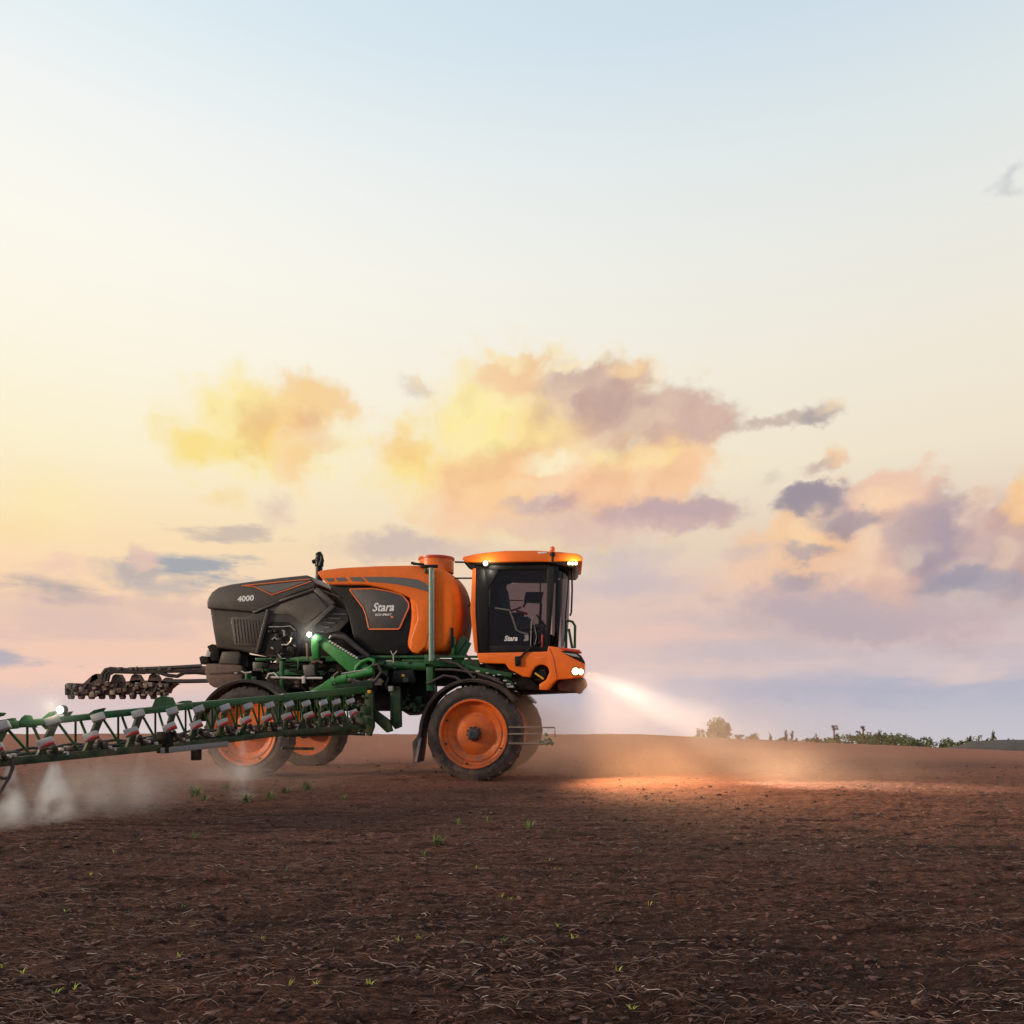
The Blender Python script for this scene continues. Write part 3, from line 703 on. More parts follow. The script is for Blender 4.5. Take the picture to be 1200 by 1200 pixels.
# ---- engine hood
hood = MB().prism([(245,709),(252,711),(281,714),(297,715.5),(306,711),(328,701),(348,692),(369,686),(378,690),(391,708),(372,726),(357,742),(349,756),(346,768),(337,769),(316,769),(303,766),(281,761),(262,759),(253,758),(249,735)],
                  N0, N1, .05, 3).build('engine_hood', M['hood_body'], SP)
MB().prism([(242.4,711.6),(242,703),(244,698),(248,692),(256,686.5),(270,683),(294,679.5),(330,675),(359.5,672),(363,674),(370,682.5),(369,686.5),(348,693),(328,702),(297,716),(281,714.5),(262,713)], N0-.05, N1+.05, .09, 4).build('hood_cover', M['hood'], hood)
f = MB()
f.bar(P(297,716.5,N0-.02), P(328,702.8,N0-.02), .05, .05); f.bar(P(328,702.8,N0-.02), P(369,688.5,N0-.02), .05, .05)
f.bar(P(370,689,N0-.015), P(391,707,N0-.015), .06, .10); f.bar(P(391,708,N0-.015), P(359,737,N0-.015), .06, .10); f.bar(P(315,713,N0-.015), P(302,764,N0-.015), .06, .13)
f.build('hood_frame', M['hood'], hood)
MB().prism([(269.5,723),(272,720.5),(285,722),(309,715.5),(312,717),(303,754),(301,756.5),(277,755),(274,753)], N0-.022, N0+.1, .014).build('vent_panel', M['hood_panel'], hood)
v = MB()
for k in range(9):
    x0 = 274+k*3.6; v.tube([P(x0, 724+.5*k*.2, N0-.026), P(x0+3, 752, N0-.026)], .008, 5)
v.build('vent_slat', M['hood_body'], hood)
MB().prism([(319,717.5),(329,706),(366,693.5),(369,694),(383.5,709.5),(382,712),(360,728.5),(357,729),(351,727),(343,720.5),(339,719)], N0-.022, N0+.1, .014).build('side_panel', M['hood_panel'], hood)
MB().prism([(313,731),(318,727),(338,727.5),(345,732),(350,741),(349,757),(345,767),(303,765)], N0-.008, N0+.05, .01).build('engine_bay', M['black_matte'], hood)
ch = MB(); vv = N0-.058
for a, b in (((283,685),(363,677)), ((365,679.5),(319,695.5)), ((319,695.5),(297,685.5)), ((297,685.5),(283,685))): ch.tube([P(*a, vv), P(*b, vv)], .012, 6)
ch.build('trim_line', M['trim'], hood)
MB().prism([(299,685.8),(362,678.6),(320,693.5)], N0-.056, N0-.03, 0).build('decal', M['grey'], hood)
lettering('4000', P(278.3,703.6,N0-.053), .165, hood, M['lettering'], shear=.12, bold=.006, rot=R(3.5), sx=1.18)
e = MB(); rr = random.Random(2)
for pts, r in (([(331,737),(333,738),(333.5,744)], .028), ([(330,754),(337,754),(341,750),(342,746)], .026), ([(315,733),(324,733),(330,733),(340,732),(346,737)], .014), ([(319,748),(322,745),(325,748)], .022), ([(318,757),(321,759)], .026), ([(344,754),(347,756)], .02), ([(329,770),(335,770)], .012), ([(326,765),(329,769)], .02)):
    e.tube([P(x, y, N0-.03) for x, y in pts], r, 7)
e.each('engine_pipe', M['steel'], hood)
e = MB()
for k in range(20):
    p = P(rr.uniform(316,346), rr.uniform(738,765), N0-.01); d = rr.uniform(.05,.14); e.box(p, (d, .06, d*rr.uniform(.5,1.1)), .01)
e.lathe([(.12,-.05),(.12,.05)], P(327,755,N0+.0), n=16)
e.each('engine_block', M['black'], hood)
# louvred air outlet between hood and tank
a = MB().prism([(392,709),(408,713),(409,726),(397,738),(380,741),(362,738)], N0+.1, N1-.1, .02).build('air_outlet', M['hood_body'], SP)
l = MB()
for k in range(5):
    x, y = 398-6.2*k, 716+5*k
    l.bar(P(x-8+k, y+1.5, N0+.08), P(x+9-k*.5, y+2.5, N0+.08), .04, .035)
l.each('louvre', M['panel_grey'], a)
MB().prism([(366,742),(380,738),(392,735),(405,741),(418,752),(428,768),(352,770),(352,756),(358,745)], N0+.12, N1-.2, .03).build('belly_cover', M['black_matte'], SP)
# exhaust stack
ex = MB()
ex.tube([P(374,690,1.6), P(374,672,1.6), P(374,655,1.6)], [.085,.08,.075], 14); ex.tube([P(374,662,1.6), P(374,655,1.6), P(374.5,650,1.6), P(373,646.5,1.6)], [.10,.10,.085,.07], 14)
ex.tube([P(375.5,662,1.5), P(377.5,655,1.5), P(377,650,1.5)], [.06,.05,.03], 8); ex.tube([P(366.5,657,1.55), P(370,656,1.55)], .05, 8)
ex.build('exhaust_pipe', M['black'], SP)

# ---- rear of the machine: brown lower box and drawbar
rb = MB().prism([(240,781),(241,776),(275,776),(284,779),(284,806),(268,806),(250,804),(245,801),(241,794)], .85, 2.15, .04, 3).build('rear_tank', M['brown'], SP)
MB().prism([(256,776),(260,762),(280,761.5),(282,765),(279,777)], .82, 1.3, .02).build('filter_housing', M['hood_panel'], SP)
k = MB(); k.prism([(242,756),(248,753),(256,757),(257,773),(247,773),(246,763)], .9, 2.0, .02); k.prism([(233,769),(236,767),(244,768),(245,777),(235,777)], .95, 1.6, .015); k.prism([(280,764),(290,765),(292,780),(281,779)], .9, 2.0, .02)
k.each('rear_bracket', M['black_matte'], SP)
k = MB(); k.prism([(240,768),(243,760),(247,763),(246,768)], .9, 1.1, .006); k.box(P(277,786.5,.83), (.07,.04,.05), .006); k.tube([P(283,785,.8), P(287,787,.8), P(295,786,.8)], .02, 6); k.each('bracket_plate', M['pale'], SP)
k = MB(); k.bar(P(283,785,.8), P(240,787,.8), .02, .02); k.build('tank_seam', M['brown'], rb)
fr = MB()
fr.bar(P(330.5,773,.55), P(330.5,808,.55), .07, .09); fr.bar(P(291,788,.5), P(291,814,.5), .05, .19); fr.bar(P(312,776,.7), P(312,785,.7), .05, .06)
fr.bar(P(350,770,.62), P(349,783,.62), .03, .03); fr.bar(P(335,778,.75), P(350,778,.75), .04, .04); fr.bar(P(335,784,.75), P(350,784,.75), .04, .03)
fr.tube([P(308,786,.7), P(308,779,.7), P(314,779,.7), P(314,785,.7)], .02, 6); fr.bar(P(300,771,.75), P(313,771,.75), .05, .06)
fr.bar(P(318,787,.8), P(380,787,.8), .1, .1)
fr.each('rear_frame', M['green'], SP)
k = MB(); k.tube([P(318,792,.52), P(350,793,.52), P(378,793,.52)], .025, 8); k.box(P(356,795,.5), (.07,.06,.16), .01); k.tube([P(312,794,.5), P(315,788,.5), P(321,787,.5), P(327,793,.5)], .02, 7); k.each('steel_link', M['pale'], SP)
k = MB(); k.prism([(355,778),(368,777),(369,790),(356,791)], .6, .8, .012); k.prism([(296,774),(309,774),(309,785),(296,785)], .9, 1.2, .015); k.each('valve_box', M['panel_grey'], SP)

# ---- hoses, valves and brackets packed under the hood and round the boom root
k = MB(); rr = random.Random(33)
for q in range(26):
    x = rr.uniform(300,455); y = rr.uniform(772,806); v_ = rr.uniform(.52,.85); L_ = rr.uniform(14,44); pts = [P(x, y, v_)]
    for j in range(1, 5): pts.append(P(x+L_*j/4, y+rr.uniform(-6,7), v_+rr.uniform(-.04,.04)))
    k.tube(pts, rr.choice((.016,.022,.028)), 6, mi=rr.choice((0,0,0,1)))
for q in range(60):
    x = rr.uniform(296,486); y = rr.uniform(770,808); d = rr.uniform(.05,.17)
    k.box(P(x, y, rr.uniform(.60,.95)), (d, .08, d*rr.uniform(.4,1.2)), .008, mi=rr.choice((0,0,1,1,2,2,3)))
k.box(P(390,790,.9), (3.1,.05,.60), .01, mi=0)
k.build('hose_bundle', [M['black_matte'], M['green_dark'], M['brown'], M['pale']], SP)
# ---- fenders: curved shells over the wheels
def fender(cu, cz, r, a0, a1, v0, v1, mat, flap=None):
    m = MB(); secs = []
    n = 26
    for i in range(n):
        a = R(a0+(a1-a0)*i/(n-1)); c, s_ = math.cos(a), math.sin(a); k = .018
        secs.append([(cu+c*(r-.05), v0, cz+s_*(r-.05)), (cu+c*r, v0-.012, cz+s_*r), (cu+c*(r+k), v0+.02, cz+s_*(r+k)), (cu+c*(r+k), v1-.02, cz+s_*(r+k)), (cu+c*r, v1+.012, cz+s_*r), (cu+c*(r-.05), v1, cz+s_*(r-.05)), (cu+c*r, v1-.02, cz+s_*r), (cu+c*r, v0+.02, cz+s_*r)])
    m.loft(secs)
    if flap: m.prism(flap, v0, v1, .01)
    return m.build('fender', mat, SP)
ff = fender(-.03, RT+.03, 1.10, 38, 178, -.02, .50, M['fender'], [(488,862),(494,846),(492,870),(489,892),(484,892),(483,868)])
MB().prism([(490,866),(494,862),(488.5,891.5),(486,891)], -.035, -.015, 0).build('mudflap', M['mudflap'], ff)
fender(-WB-.02, RT+.03, 1.12, 25, 168, -.02, .50, M['fender'])
fender(-.03, RT+.01, 1.09, 38, 178, TRK-.04, TRK+.48, M['fender']); fender(-WB-.02, RT+.02, 1.10, 25, 168, TRK-.04, TRK+.48, M['fender'])
k = MB()
for cu in (0, -WB): k.tube([(cu-.3, .55, 1.75), (cu-.3, .3, 2.03)], .03, 8); k.tube([(cu+.3, .55, 1.75), (cu+.3, .3, 2.0)], .03, 8)
k.each('fender_stay', M['black'], SP)

# ---- tanks and covers
T0, T1 = .64, 2.36
tko = [(480,690),(486,674),(498,664.5),(517,663),(530,670.5),(538,684),(542.5,700),(543,722),(541,740),(537,754),(531,763),(525,765),(492,765),(483,763.5),(479,758.5),(481,746),(486,724),(484,706)]
tq = []                                                     # outline subdivided and softened
for a, b in zip(tko, tko[1:]+tko[:1]): tq += [a, ((a[0]+b[0])/2, (a[1]+b[1])/2)]
for _ in range(2): tq = [((tq[i-1][0]+2*tq[i][0]+tq[(i+1) % len(tq)][0])/4, (tq[i-1][1]+2*tq[i][1]+tq[(i+1) % len(tq)][1])/4) for i in range(len(tq))]
tuz = [(U(x, y, T0+.35)[0], U(x, y, T0+.35)[2]) for x, y in tq]; tcu = sum(p[0] for p in tuz)/len(tuz); tcz = sum(p[1] for p in tuz)/len(tuz)
tsec = []; T2 = 2.3
for v_, k_ in ((T0-.02,.55), (T0-.015,.72), (T0+.01,.83), (T0+.06,.91), (T0+.14,.965), (T0+.26,.995), (T0+.42,1.0), (T2-.55,1.0), (T2-.38,.985), (T2-.22,.94), (T2-.11,.88), (T2-.04,.80), (T2-.01,.70), (T2,.52)):
    tsec.append([(tcu+(u_-tcu)*k_, v_, tcz+(z_-tcz)*(k_*.5+.5 if z_ < tcz else k_)) for u_, z_ in tuz])
tk = MB().loft(tsec).build('spray_tank', M['tank'], SP, 70)
up = MB().prism([(371,669.5),(374,667),(383,665.5),(400,663.6),(440,661.5),(480,660.7),(497,661.5),(506,670),(508,690),(507,720),(500,756),(490,764.5),(483,763),(479.5,758.5),(481,746),(488.5,724),(487,707),(482,700),(470,694),(455,689),(436,685),(428,683.6),(405,683.5),(385,683.3),(378,678)], T0-.03, T1+.03, .10, 4).build('tank_cover', M['orange'], SP)
st = MB(); vs = T0-.036
for pl in ([(380,676),(391,675.6),(391.5,679.8),(385,680)], [(393,675.4),(404,675),(408,679.4),(396,679.8)], [(409,674.9),(423.5,674.4),(428.5,680),(413,679.4)], [(426,674.4),(440,674.2),(460,674.4),(473,675.2),(490,677.6),(498,681.5),(503.5,687.5),(503.8,692.3),(483,686.6),(462,682.6),(440,680.6),(432,680.1)]):
    st.prism(pl, vs, vs+.02, .003, 1)
st.each('decal_stripe', M['grey'], up)
lid = MB().lathe([(.38,-.12),(.38,.14),(.375,.19),(.36,.20),(.0001,.20)], (P(511.5,662,1.25)[0], 1.25, P(511.5,664,1.25)[2]), axis='z', n=32).build('tank_neck', M['orange'], tk)
MB().lathe([(.40,.17),(.40,.215),(.36,.225),(.0001,.225)], (P(511.5,662,1.25)[0], 1.25, P(511.5,664,1.25)[2]), axis='z', n=32).build('tank_lid', M['red_lid'], tk)
k = MB(); k.tube([P(500,653,1.25), P(502,651,1.25), P(510,651,1.25), P(512,653,1.25)], .03, 8); k.build('lid_handle', M['black'], tk)
bp_ = MB().prism([(384,682),(436,684),(470,693),(484,702),(489,715),(487,728),(481,748),(480,766),(418,766),(408,722),(400,700),(388,690)], N0, N1-.1, .05, 3).build('dark_side_body', M['black'], SP)
po = [(409.6,689),(437.5,688.2),(455,691),(470.5,695),(474.5,699),(479,705),(479,710.5),(468.5,734.5),(466.5,735.8),(433,735.8),(432,733.5),(428.5,717.5),(425.5,710.5)]
MB().prism(po, N0-.025, N0+.05, .012).build('side_panel', M['panel_grey'], bp_)
k = MB(); k.tube([P(x, y, N0-.024) for x, y in po+[po[0]]], .017, 6, cap=False); k.build('trim_line', M['trim'], bp_)
lettering('Stara', P(436.2,714.6,N0-.028), .250, bp_, M['lettering'], shear=.32, bold=.006, sx=.94)
lettering('ECO SPRAY', P(439.5,720,N0-.028), .062, bp_, M['lettering'], shear=.2, bold=.0025, sx=1.12)
MB().lathe([(.028,0),(.0001,-.006)], P(459.5,721.5,N0-.026), n=14).build('badge', M['trim'], bp_)
k = MB(); k.prism([(441,738),(447,742),(446,768),(436,768)], .80, .9, .01); k.build('side_bracket', M['black_matte'], SP)
# level gauge
gz = MB(); gz.tube([P(505.5,773,.55), P(505.5,664,.55)], .058, 14); g0 = gz.build('level_gauge', M['gauge'], SP)
k = MB(); k.tube([P(508.2,770,.54), P(508.2,665,.54)], .012, 8); k.build('sight_tube', M['pale'], g0)
k = MB(); k.bar(P(499,670,.57), P(499,664,.57), .05, .06); k.bar(P(498,771,.57), P(512,771,.57), .05, .20); k.each('gauge_bracket', M['green'], g0)
k = MB(); k.bar(P(484,659,.55), P(497,660,.55), .06, .05); k.bar(P(493,662,.56), P(513,662,.56), .08, .06); k.tube([P(482,658,.55), P(487,659,.55)], .03, 8); k.each('gauge_clamp', M['black'], g0)
k = MB(); k.bar(P(529.5,757,.60), P(529.5,734,.60), .05, .10); k.build('black_post', M['black'], SP)

# ---- hydraulic arm and boom root
h = MB()
h.prism([(365,745),(370,741),(376,743),(378,748),(373,750),(373,770),(366,771),(364,757)], .35, .50, .012)
h.prism([(376,743),(379,745),(431,778),(432,790),(425,793),(414,789),(404,782),(375,756),(374,748)], .40, .54, .014)
h.each('lift_arm', M['green_hi'], SP)
h = MB()
h.tube([P(416,788,.36), P(418,780,.36), P(424,774,.36), P(432,771,.36), P(438,772,.36), P(439,777,.36), P(434,781,.36), P(427,783,.36), P(421,789,.36)], .045, 10)
h.tube([P(390,797,.32), P(408,793,.32)], .11, 12); h.tube([P(408,792,.32), P(438,785,.32)], .085, 12)
h.prism([(377,800),(388,792),(404,795),(408,801),(396,806),(370,810),(355,812)], .3, .45, .012)
h.each('boom_cylinder', M['green_hi'], SP)
h = MB(); h.tube([P(400,788,.28), P(431,783,.28)], .02, 8); h.tube([P(410,796,.28), P(416,793,.28), P(409,807,.28)], .018, 6); h.box(P(409,794,.27), (.10,.05,.12), .015); h.each('cylinder_rod', M['steel'], SP)
h = MB(); h.tube([P(435,779,.25), P(443,777,.25), P(447,786,.25), P(440,796,.25), P(424,798,.25), P(410,795,.25)], .035, 8); h.tube([P(393,800,.25), P(392,790,.25), P(397,786,.25)], .035, 8)
h.tube([P(386,747,.6), P(392,744,.6), P(404,745,.6), P(418,757,.6), P(432,768,.6)], .06, 8)
h.each('hydraulic_hose', M['hose'], SP)
h = MB(); h.tube([P(386,746.5,.36), P(388,743,.36)], .02, 6)
for k in range(11):
    x = 387+3.1*k; h.box(P(x, 750+1.85*k*1.03, .37), (.05,.04,.04), .008)
h.each('chain_guide', M['pale'], SP)
h = MB(); h.tube([P(368,771,.40), P(372,773,.40), P(378,775,.40)], .025, 7); h.tube([P(359,752,.45), P(360,764,.45), P(361,772,.45)], .025, 7); h.each('pipe_fitting', M['brown'], SP)

# ---- cab
CV0, CV1 = .62, 2.38
cab = MB()
def cabcol(px, v0, v1, b=.012): cab.prism(px, v0, v1, b)
cabcol([(557,658),(566,658),(572,690),(573,762),(558.5,762),(556.5,715)], CV0, CV0+.10)            # near rear pillar
cabcol([(557,658),(644,656),(645,666),(560,666)], CV0, CV1)                                          # roof frame
cabcol([(641,664),(649,660),(648.5,690),(643,762),(639.5,762)], CV0, CV0+.09)                        # near front pillar
cabcol([(557,755),(643,755),(643,763),(558.5,764)], CV0+.01, CV1-.01)                                # floor
cabcol([(566,664),(585,664),(580,676),(572,690),(566,690)], CV0+.005, CV0+.06)
up_ = [(p[0], p[2]) for p in (P(557,658,CV0), P(567,658,CV0), P(574,690,CV0), P(574,762,CV0), P(558.5,762,CV0), P(556.5,715,CV0))]
cab.prism(None, CV1-.10, CV1, .012, uz=up_)
ufr = [(p[0], p[2]) for p in (P(641,664,CV0), P(649,660,CV0), P(648.5,690,CV0), P(643,762,CV0), P(639,762,CV0))]
cab.prism(None, CV1-.09, CV1, .012, uz=ufr)
cb = cab.build('cab', M['black'], SP)
k = MB(); k.prism([(553.5,664),(557.5,664),(557,715),(560,763),(556,762),(551,715)], CV0-.02, CV0+.25, .01); k.build('rear_corner_panel', M['orange'], cb)
# rear wall with window
k = MB()
ur = P(559,700,CV0)[0]
k.box((ur-.01, 1.5, P(560,735,CV0)[2]), (.05, 1.6, 1.0), .01); k.build('rear_wall', M['black'], cb)
z1, z0 = P(559,667,CV0)[2], P(559,718,CV0)[2]
k = MB(); k.box((ur-.01, 1.5, (z1+z0)/2), (.01, 1.56, z1-z0), 0); k.build('rear_window', M['glass_dark'], cb)
# side glass and door
gl_side = [(p[0], p[2]) for p in (P(573,667,CV0), P(641,665,CV0), P(640,755,CV0), P(573,755,CV0))]
MB().prism(None, CV0+.03, CV0+.036, 0, uz=gl_side).build('door_glass', M['glass'], cb)
MB().prism(None, CV1-.036, CV1-.03, 0, uz=gl_side).build('side_window', M['glass'], cb)
far = MB()
far.prism(None, CV1-.028, CV1-.01, .004, uz=[(p[0], p[2]) for p in (P(573,720,CV0), P(610,720,CV0), P(640,735,CV0), P(640,757,CV0), P(573,757,CV0))])
far.build('far_door_panel', M['black'], cb)
dr = MB(); dr.prism([(567,710),(572,709),(582,711.5),(597,713.5),(600,722),(606,737),(612,740),(621,742),(626,757),(567,760)], CV0+.040, CV0+.07, .006); dr.build('door_panel', M['black'], cb)
dl = MB(); dl.tube([P(580,711,CV0+.02), P(597,713.5,CV0+.02), P(600.5,722,CV0+.02), P(605.5,737,CV0+.02), P(611,739.5,CV0+.02), P(619,741.5,CV0+.02)], .018, 6); dl.build('door_trim', M['grey'], cb)
MB().prism([(614,743),(619,741),(619.5,748),(618,749.5),(613,749.5),(615.5,745.5)], CV0+.015, CV0+.028, 0).build('emblem', M['mudflap'], cb)
lettering('Stara', P(590.5,749.3,CV0+.018), .150, cb, M['lettering'], shear=.32, bold=.004, sx=.92)
hd = MB(); hd.tube([P(622,755,CV0-.06), P(623,728,CV0-.06), P(625,722,CV0-.06)], .016, 8); hd.tube([P(626,757,CV0-.05), P(629,745,CV0-.05), P(625.5,727,CV0-.05)], .012, 8); hd.build('door_handle', M['panel_grey'], cb)
hd = MB(); hd.bar(P(618,758,CV0-.07), P(633,752,CV0-.04), .03, .03); hd.prism([(603,767.5),(609.5,767),(610,778),(603.5,779)], CV0-.12, CV0-.02, .012); hd.tube([P(608,771,CV0-.09), P(614,764,CV0-.09), P(624,756,CV0-.07)], .022, 8); hd.each('door_latch', M['black'], cb)
k = MB(); k.bar(P(635.5,742,CV0-.0), P(635,757,CV0-.0), .03, .06); k.build('red_reflector', M['red'], cb)
# front corner glass and windscreen, curved round the front
def zc(py): return P(646,py,CV0)[2]
uf0, ufm = P(647,700,CV0)[0], P(664.5,690,1.3)[0]
prof = []
for i in range(13):
    a = math.pi*i/12; vv_ = 1.5-.88*math.cos(a); prof.append((uf0+(ufm-uf0)*math.sin(a)**.6, vv_))
ws = MB(); rows = []
for py, off in ((658,.02),(690,.02),(720,.0),(745,-.05),(757,-.10)):
    rows.append([(u_+off*(1 if 0 < i < 12 else .0), v_, zc(py)) for i, (u_, v_) in enumerate(prof)])
bm = ws.bm; vr = [[bm.verts.new(p) for p in r] for r in rows]
for a, b in zip(vr, vr[1:]):
    for i in range(12): bm.faces.new((a[i], a[i+1], b[i+1], b[i]))
ws.build('windscreen', M['glass_screen'], cb)
k = MB()
for r in (rows[0], rows[-1]): k.tube(r, .025, 7)
k.build('windscreen_seal', M['black'], cb)
# cab interior
sx = P(585,720,1.3)[0]
s_ = MB(); s_.box((sx+.36, 1.5, P(600,728,1.3)[2]), (.62,.6,.24), .05); s_.box((sx+.10, 1.5, P(600,706,1.3)[2]), (.16,.52,.75), .06, Matrix.Rotation(-.15, 3, 'Y')); s_.box((sx+.05, 1.5, P(600,682,1.3)[2]), (.12,.3,.2), .04)
s_.build('seat', M['seat'], cb)
k = MB(); k.box((sx+.35, 1.5, P(600,742,1.3)[2]), (.4,.4,.35), .03); k.box((sx+.35, 1.16, P(600,719,1.2)[2]), (.45,.09,.09), .03); k.each('seat_base', M['black'], cb)
k = MB(); k.bar(P(605,714,1.0), P(618,718,1.0), .05, .05); k.tube([P(594,716,1.1), P(611,710,1.1)], .02, 6); k.each('armrest', M['red'], cb)
k = MB(); k.prism([(616,692),(637,692),(634,705.5),(613.5,704.5)], 1.15, 1.19, .01); k.tube([P(616,705,1.18), P(613,710,1.18)], .025, 7); k.tube([P(634,705,1.18), P(633,722,1.2), P(630,755,1.3)], .03, 8); k.build('monitor', M['black'], cb)
sw = MB(); cx_ = Vector((uf0-.32, 1.5, P(630,727,1.5)[2])); ax = Matrix.Rotation(.9, 3, 'Y')
sw.tube([cx_ + ax @ Vector((.19*math.cos(a*.3142), .19*math.sin(a*.3142), 0)) for a in range(21)], .017, 8, cap=False); sw.tube([cx_, cx_+Vector((.15,0,-.55))], .035, 8)
sw.tube([cx_ + ax @ Vector((-.19,0,0)), cx_ + ax @ Vector((.19,0,0))], .014, 6)
sw.build('steering_wheel', M['black'], cb)
k = MB(); k.tube([P(598,679,1.9), P(638,679,1.9)], .016, 6); k.tube([P(633.5,672,1.5), P(633,692,1.3)], .014, 6); k.tube([P(585,711,1.9), P(587,703,1.9), P(592,702,1.9), P(613,702,1.9)], .012, 6); k.prism([(572,676),(585,675),(598,675),(599,680),(588,684),(573,682)], 1.3, 1.5, .02); k.each('grab_bar', M['black'], cb)
k = MB(); k.prism([(588,669),(609,668.5),(606,673),(599,673),(598,675),(588.5,674.5)], 1.3, 1.32, .004); k.build('sun_visor', M['tan'], cb)
k = MB(); k.prism([(607,731),(636,729),(637,733),(608,736)], 1.2, 1.6, .01); k.prism([(608,740),(618,738),(632,737),(634,740)], 1.2, 1.6, .01); k.each('side_console', M['mudflap'], cb)
# roof
RF = [(541,653),(543,650.5),(553,648.2),(566,646),(591,643.6),(628,643.2),(657,645),(677,647),(682,650),(683,654.5),(676,656),(660,655.5),(646,656.5),(600,656.8),(560,657.3),(545,657)]
rf = MB().prism(RF, CV0-.10, CV1-.05, .07, 4, taper=.13).build('roof', M['orange'], cb)
MB().prism([(548,656.5),(600,656.9),(650,656),(677,654.5),(676,659),(672,663),(664,662.5),(655,660.5),(644,659),(558,660.5)], CV0-.07, CV1-.08, .03, 3, taper=.15).build('roof_lining', M['black'], cb)
k = MB(); k.tube([P(533,657,.9), P(556,657.5,.9)], .02, 7); k.tube([P(534,657,1.2), P(534,657,.7)], .02, 7); k.prism([(543,657),(557,658),(556,667),(549,664)], CV0-.02, CV0+.12, .01); k.tube([P(533,676,.9), P(553,676,.9)], .018, 7); k.tube([P(548,708,.9), P(553,708,.9)], .018, 6); k.each('mirror_arm', M['black'], cb)
bc = MB(); p = P(647.6,648.5,CV0-.16); bc.lathe([(.03,-.16),(.03,-.03),(.055,-.02),(.06,.03),(.045,.05),(.0001,.05)], p, axis='z', n=16); b0 = bc.build('beacon', M['black'], cb)
bc = MB(); bc.lathe([(.042,.05),(.052,.07),(.050,.13),(.035,.165),(.0001,.175)], p, axis='z', n=16); bc.build('beacon_dome', M['amber'], cb)
MB().prism([(630,645.2),(641,645),(641,646.8),(631,647)], CV0-.106, CV0-.09, .003).build('roof_decal', M['lettering'], cb)
# wipers and mirror stays in front of the windscreen
k = MB(); k.tube([P(667,664,.9), P(665.5,690,.9), P(663,715,.9), P(662,750,.9)], .013, 6); k.tube([P(670,663,1.0), P(670.5,690,1.0), P(669.5,716,1.0), P(668,720,1.0)], .02, 7); k.tube([P(667,664,.9), P(671,663,1.0)], .02, 6); k.each('wiper_arm', M['black'], cb)

# ---- orange nose and lower cab panel
nose = MB().prism([(558,763.6),(600,762.8),(641.5,761.8),(642.5,755.3),(653.3,756.7),(668,765),(684.7,775),(684.5,781),(682.7,791),(668,793.5),(652,794.7),(646,801),(641.3,806.7),(632,806.7),(632,800),(640,795),(644,786),(642,780),(637.5,777.5),(633,777),(627,780),(623.5,785),(621,792),(612.7,791.3),(604,786),(597,783),(592,776),(562,775.3)], CV0-.06, CV0+.30, .02, 3).build('nose', M['orange'], SP)
MB().prism([(600,764),(641.5,762),(642.5,757),(653.3,758),(668,766),(681,774.5),(679,789),(652,793.5),(600,776)], CV0+.29, CV1-.29, .03).build('nose_middle', M['orange'], nose)
uzn = [(p[0], p[2]) for p in (P(558,763.6,CV0-.06), P(641.5,761.8,CV0-.06), P(642.5,755.3,CV0-.06), P(653.3,756.7,CV0-.06), P(672,770,CV0-.06), P(671,789,CV0-.06), P(652,793,CV0-.06), P(621,792,CV0-.06), P(592,776,CV0-.06), P(562,775.3,CV0-.06))]
MB().prism(None, CV1-.30, CV1+.06, .02, 3, uz=uzn).build('nose_far_side', M['orange'], nose)
k = MB(); k.prism([(653,756.5),(679,759.5),(680,762),(676,762.5),(656,760)], CV0-.03, CV0+.5, .012); k.build('nose_step', M['red_lid'], nose)
k = MB(); k.prism([(656.5,761),(664,761.5),(676,763.5),(680.5,766),(684.5,773),(684.8,776),(668,768)], CV0-.075, CV0+.2, .008); hl = k.build('headlamp_housing', M['black'], nose)
k = MB(); k.prism([(660,763),(675,765),(680,769),(668,766.6)], CV0-.08, CV0-.07, .002); k.build('headlamp_glass', M['steel'], nose)
k = MB(); k.tube([P(x, y, CV0-.07) for x, y in ((642.5,757),(648,770),(650,783),(652,794))], .008, 5); k.bar(P(627,769.3,CV0-.062), P(640,769,CV0-.062), .006, .03); k.build('panel_crease', M['trim'], nose)
k = MB(); k.lathe([(.16,-.02),(.19,.05),(.19,.2),(.0001,.2)], P(632.5,787,CV0+.05), n=24); k.lathe([(.075,-.03),(.085,.06)], P(636,788,CV0), n=18); k.build('wheel_arch_lining', M['black_matte'], nose)
k = MB(); k.tube([P(627,787,CV0-.02), P(637,794,CV0-.04)], .02, 8); k.build('grease_lever', M['yellow'], nose)
k = MB(); k.lathe([(.07,-.02),(.075,.03),(.0001,.03)], P(636,787.5,CV0+.0), n=16); k.build('filler_cap', M['steel'], nose)
k = MB(); k.prism([(660,794),(683,791.5),(685,796),(686.5,801),(682,806),(678,811.5),(672,809),(655,808),(652,800)], .85, 1.5, .03); k.build('bumper', M['brown'], SP)
# green hand rails in front of the cab
k = MB()
for v in (1.0, 2.0):
    k.tube([P(663.5,758,v), P(663.5,727,v), P(666,725.5,v), P(671,727,v), P(674,732,v), P(673.5,758,v)], .028, 8)
k.prism([(665,735),(668,735),(672,758),(669,758)], 1.0, 1.03, .004)
k.each('hand_rail', M['green'], SP)
# crop divider bars ahead of the near front wheel
k = MB()
k.tube([P(596,850.5,-.04), P(650,850.8,-.04), P(650.5,862,-.04)], .016, 7); k.tube([P(596,858.5,-.06), P(630,858.5,-.06)], .02, 7); k.tube([P(596,869.5,-.06), P(637,870,-.06), P(645,867,-.06)], .022, 7)
k.each('crop_divider', M['tan'], SP)
k = MB(); rr = random.Random(9)
for q in range(14): k.box(P(rr.uniform(631,649), 866-rr.uniform(-4,8), -.04), (.07,.06,.05), .012, Matrix.Rotation(rr.uniform(0,1.5), 3, 'Y'))
k.each('divider_joint', simple_mat('dusty_green_joint', (.16,.18,.09), .7), SP)

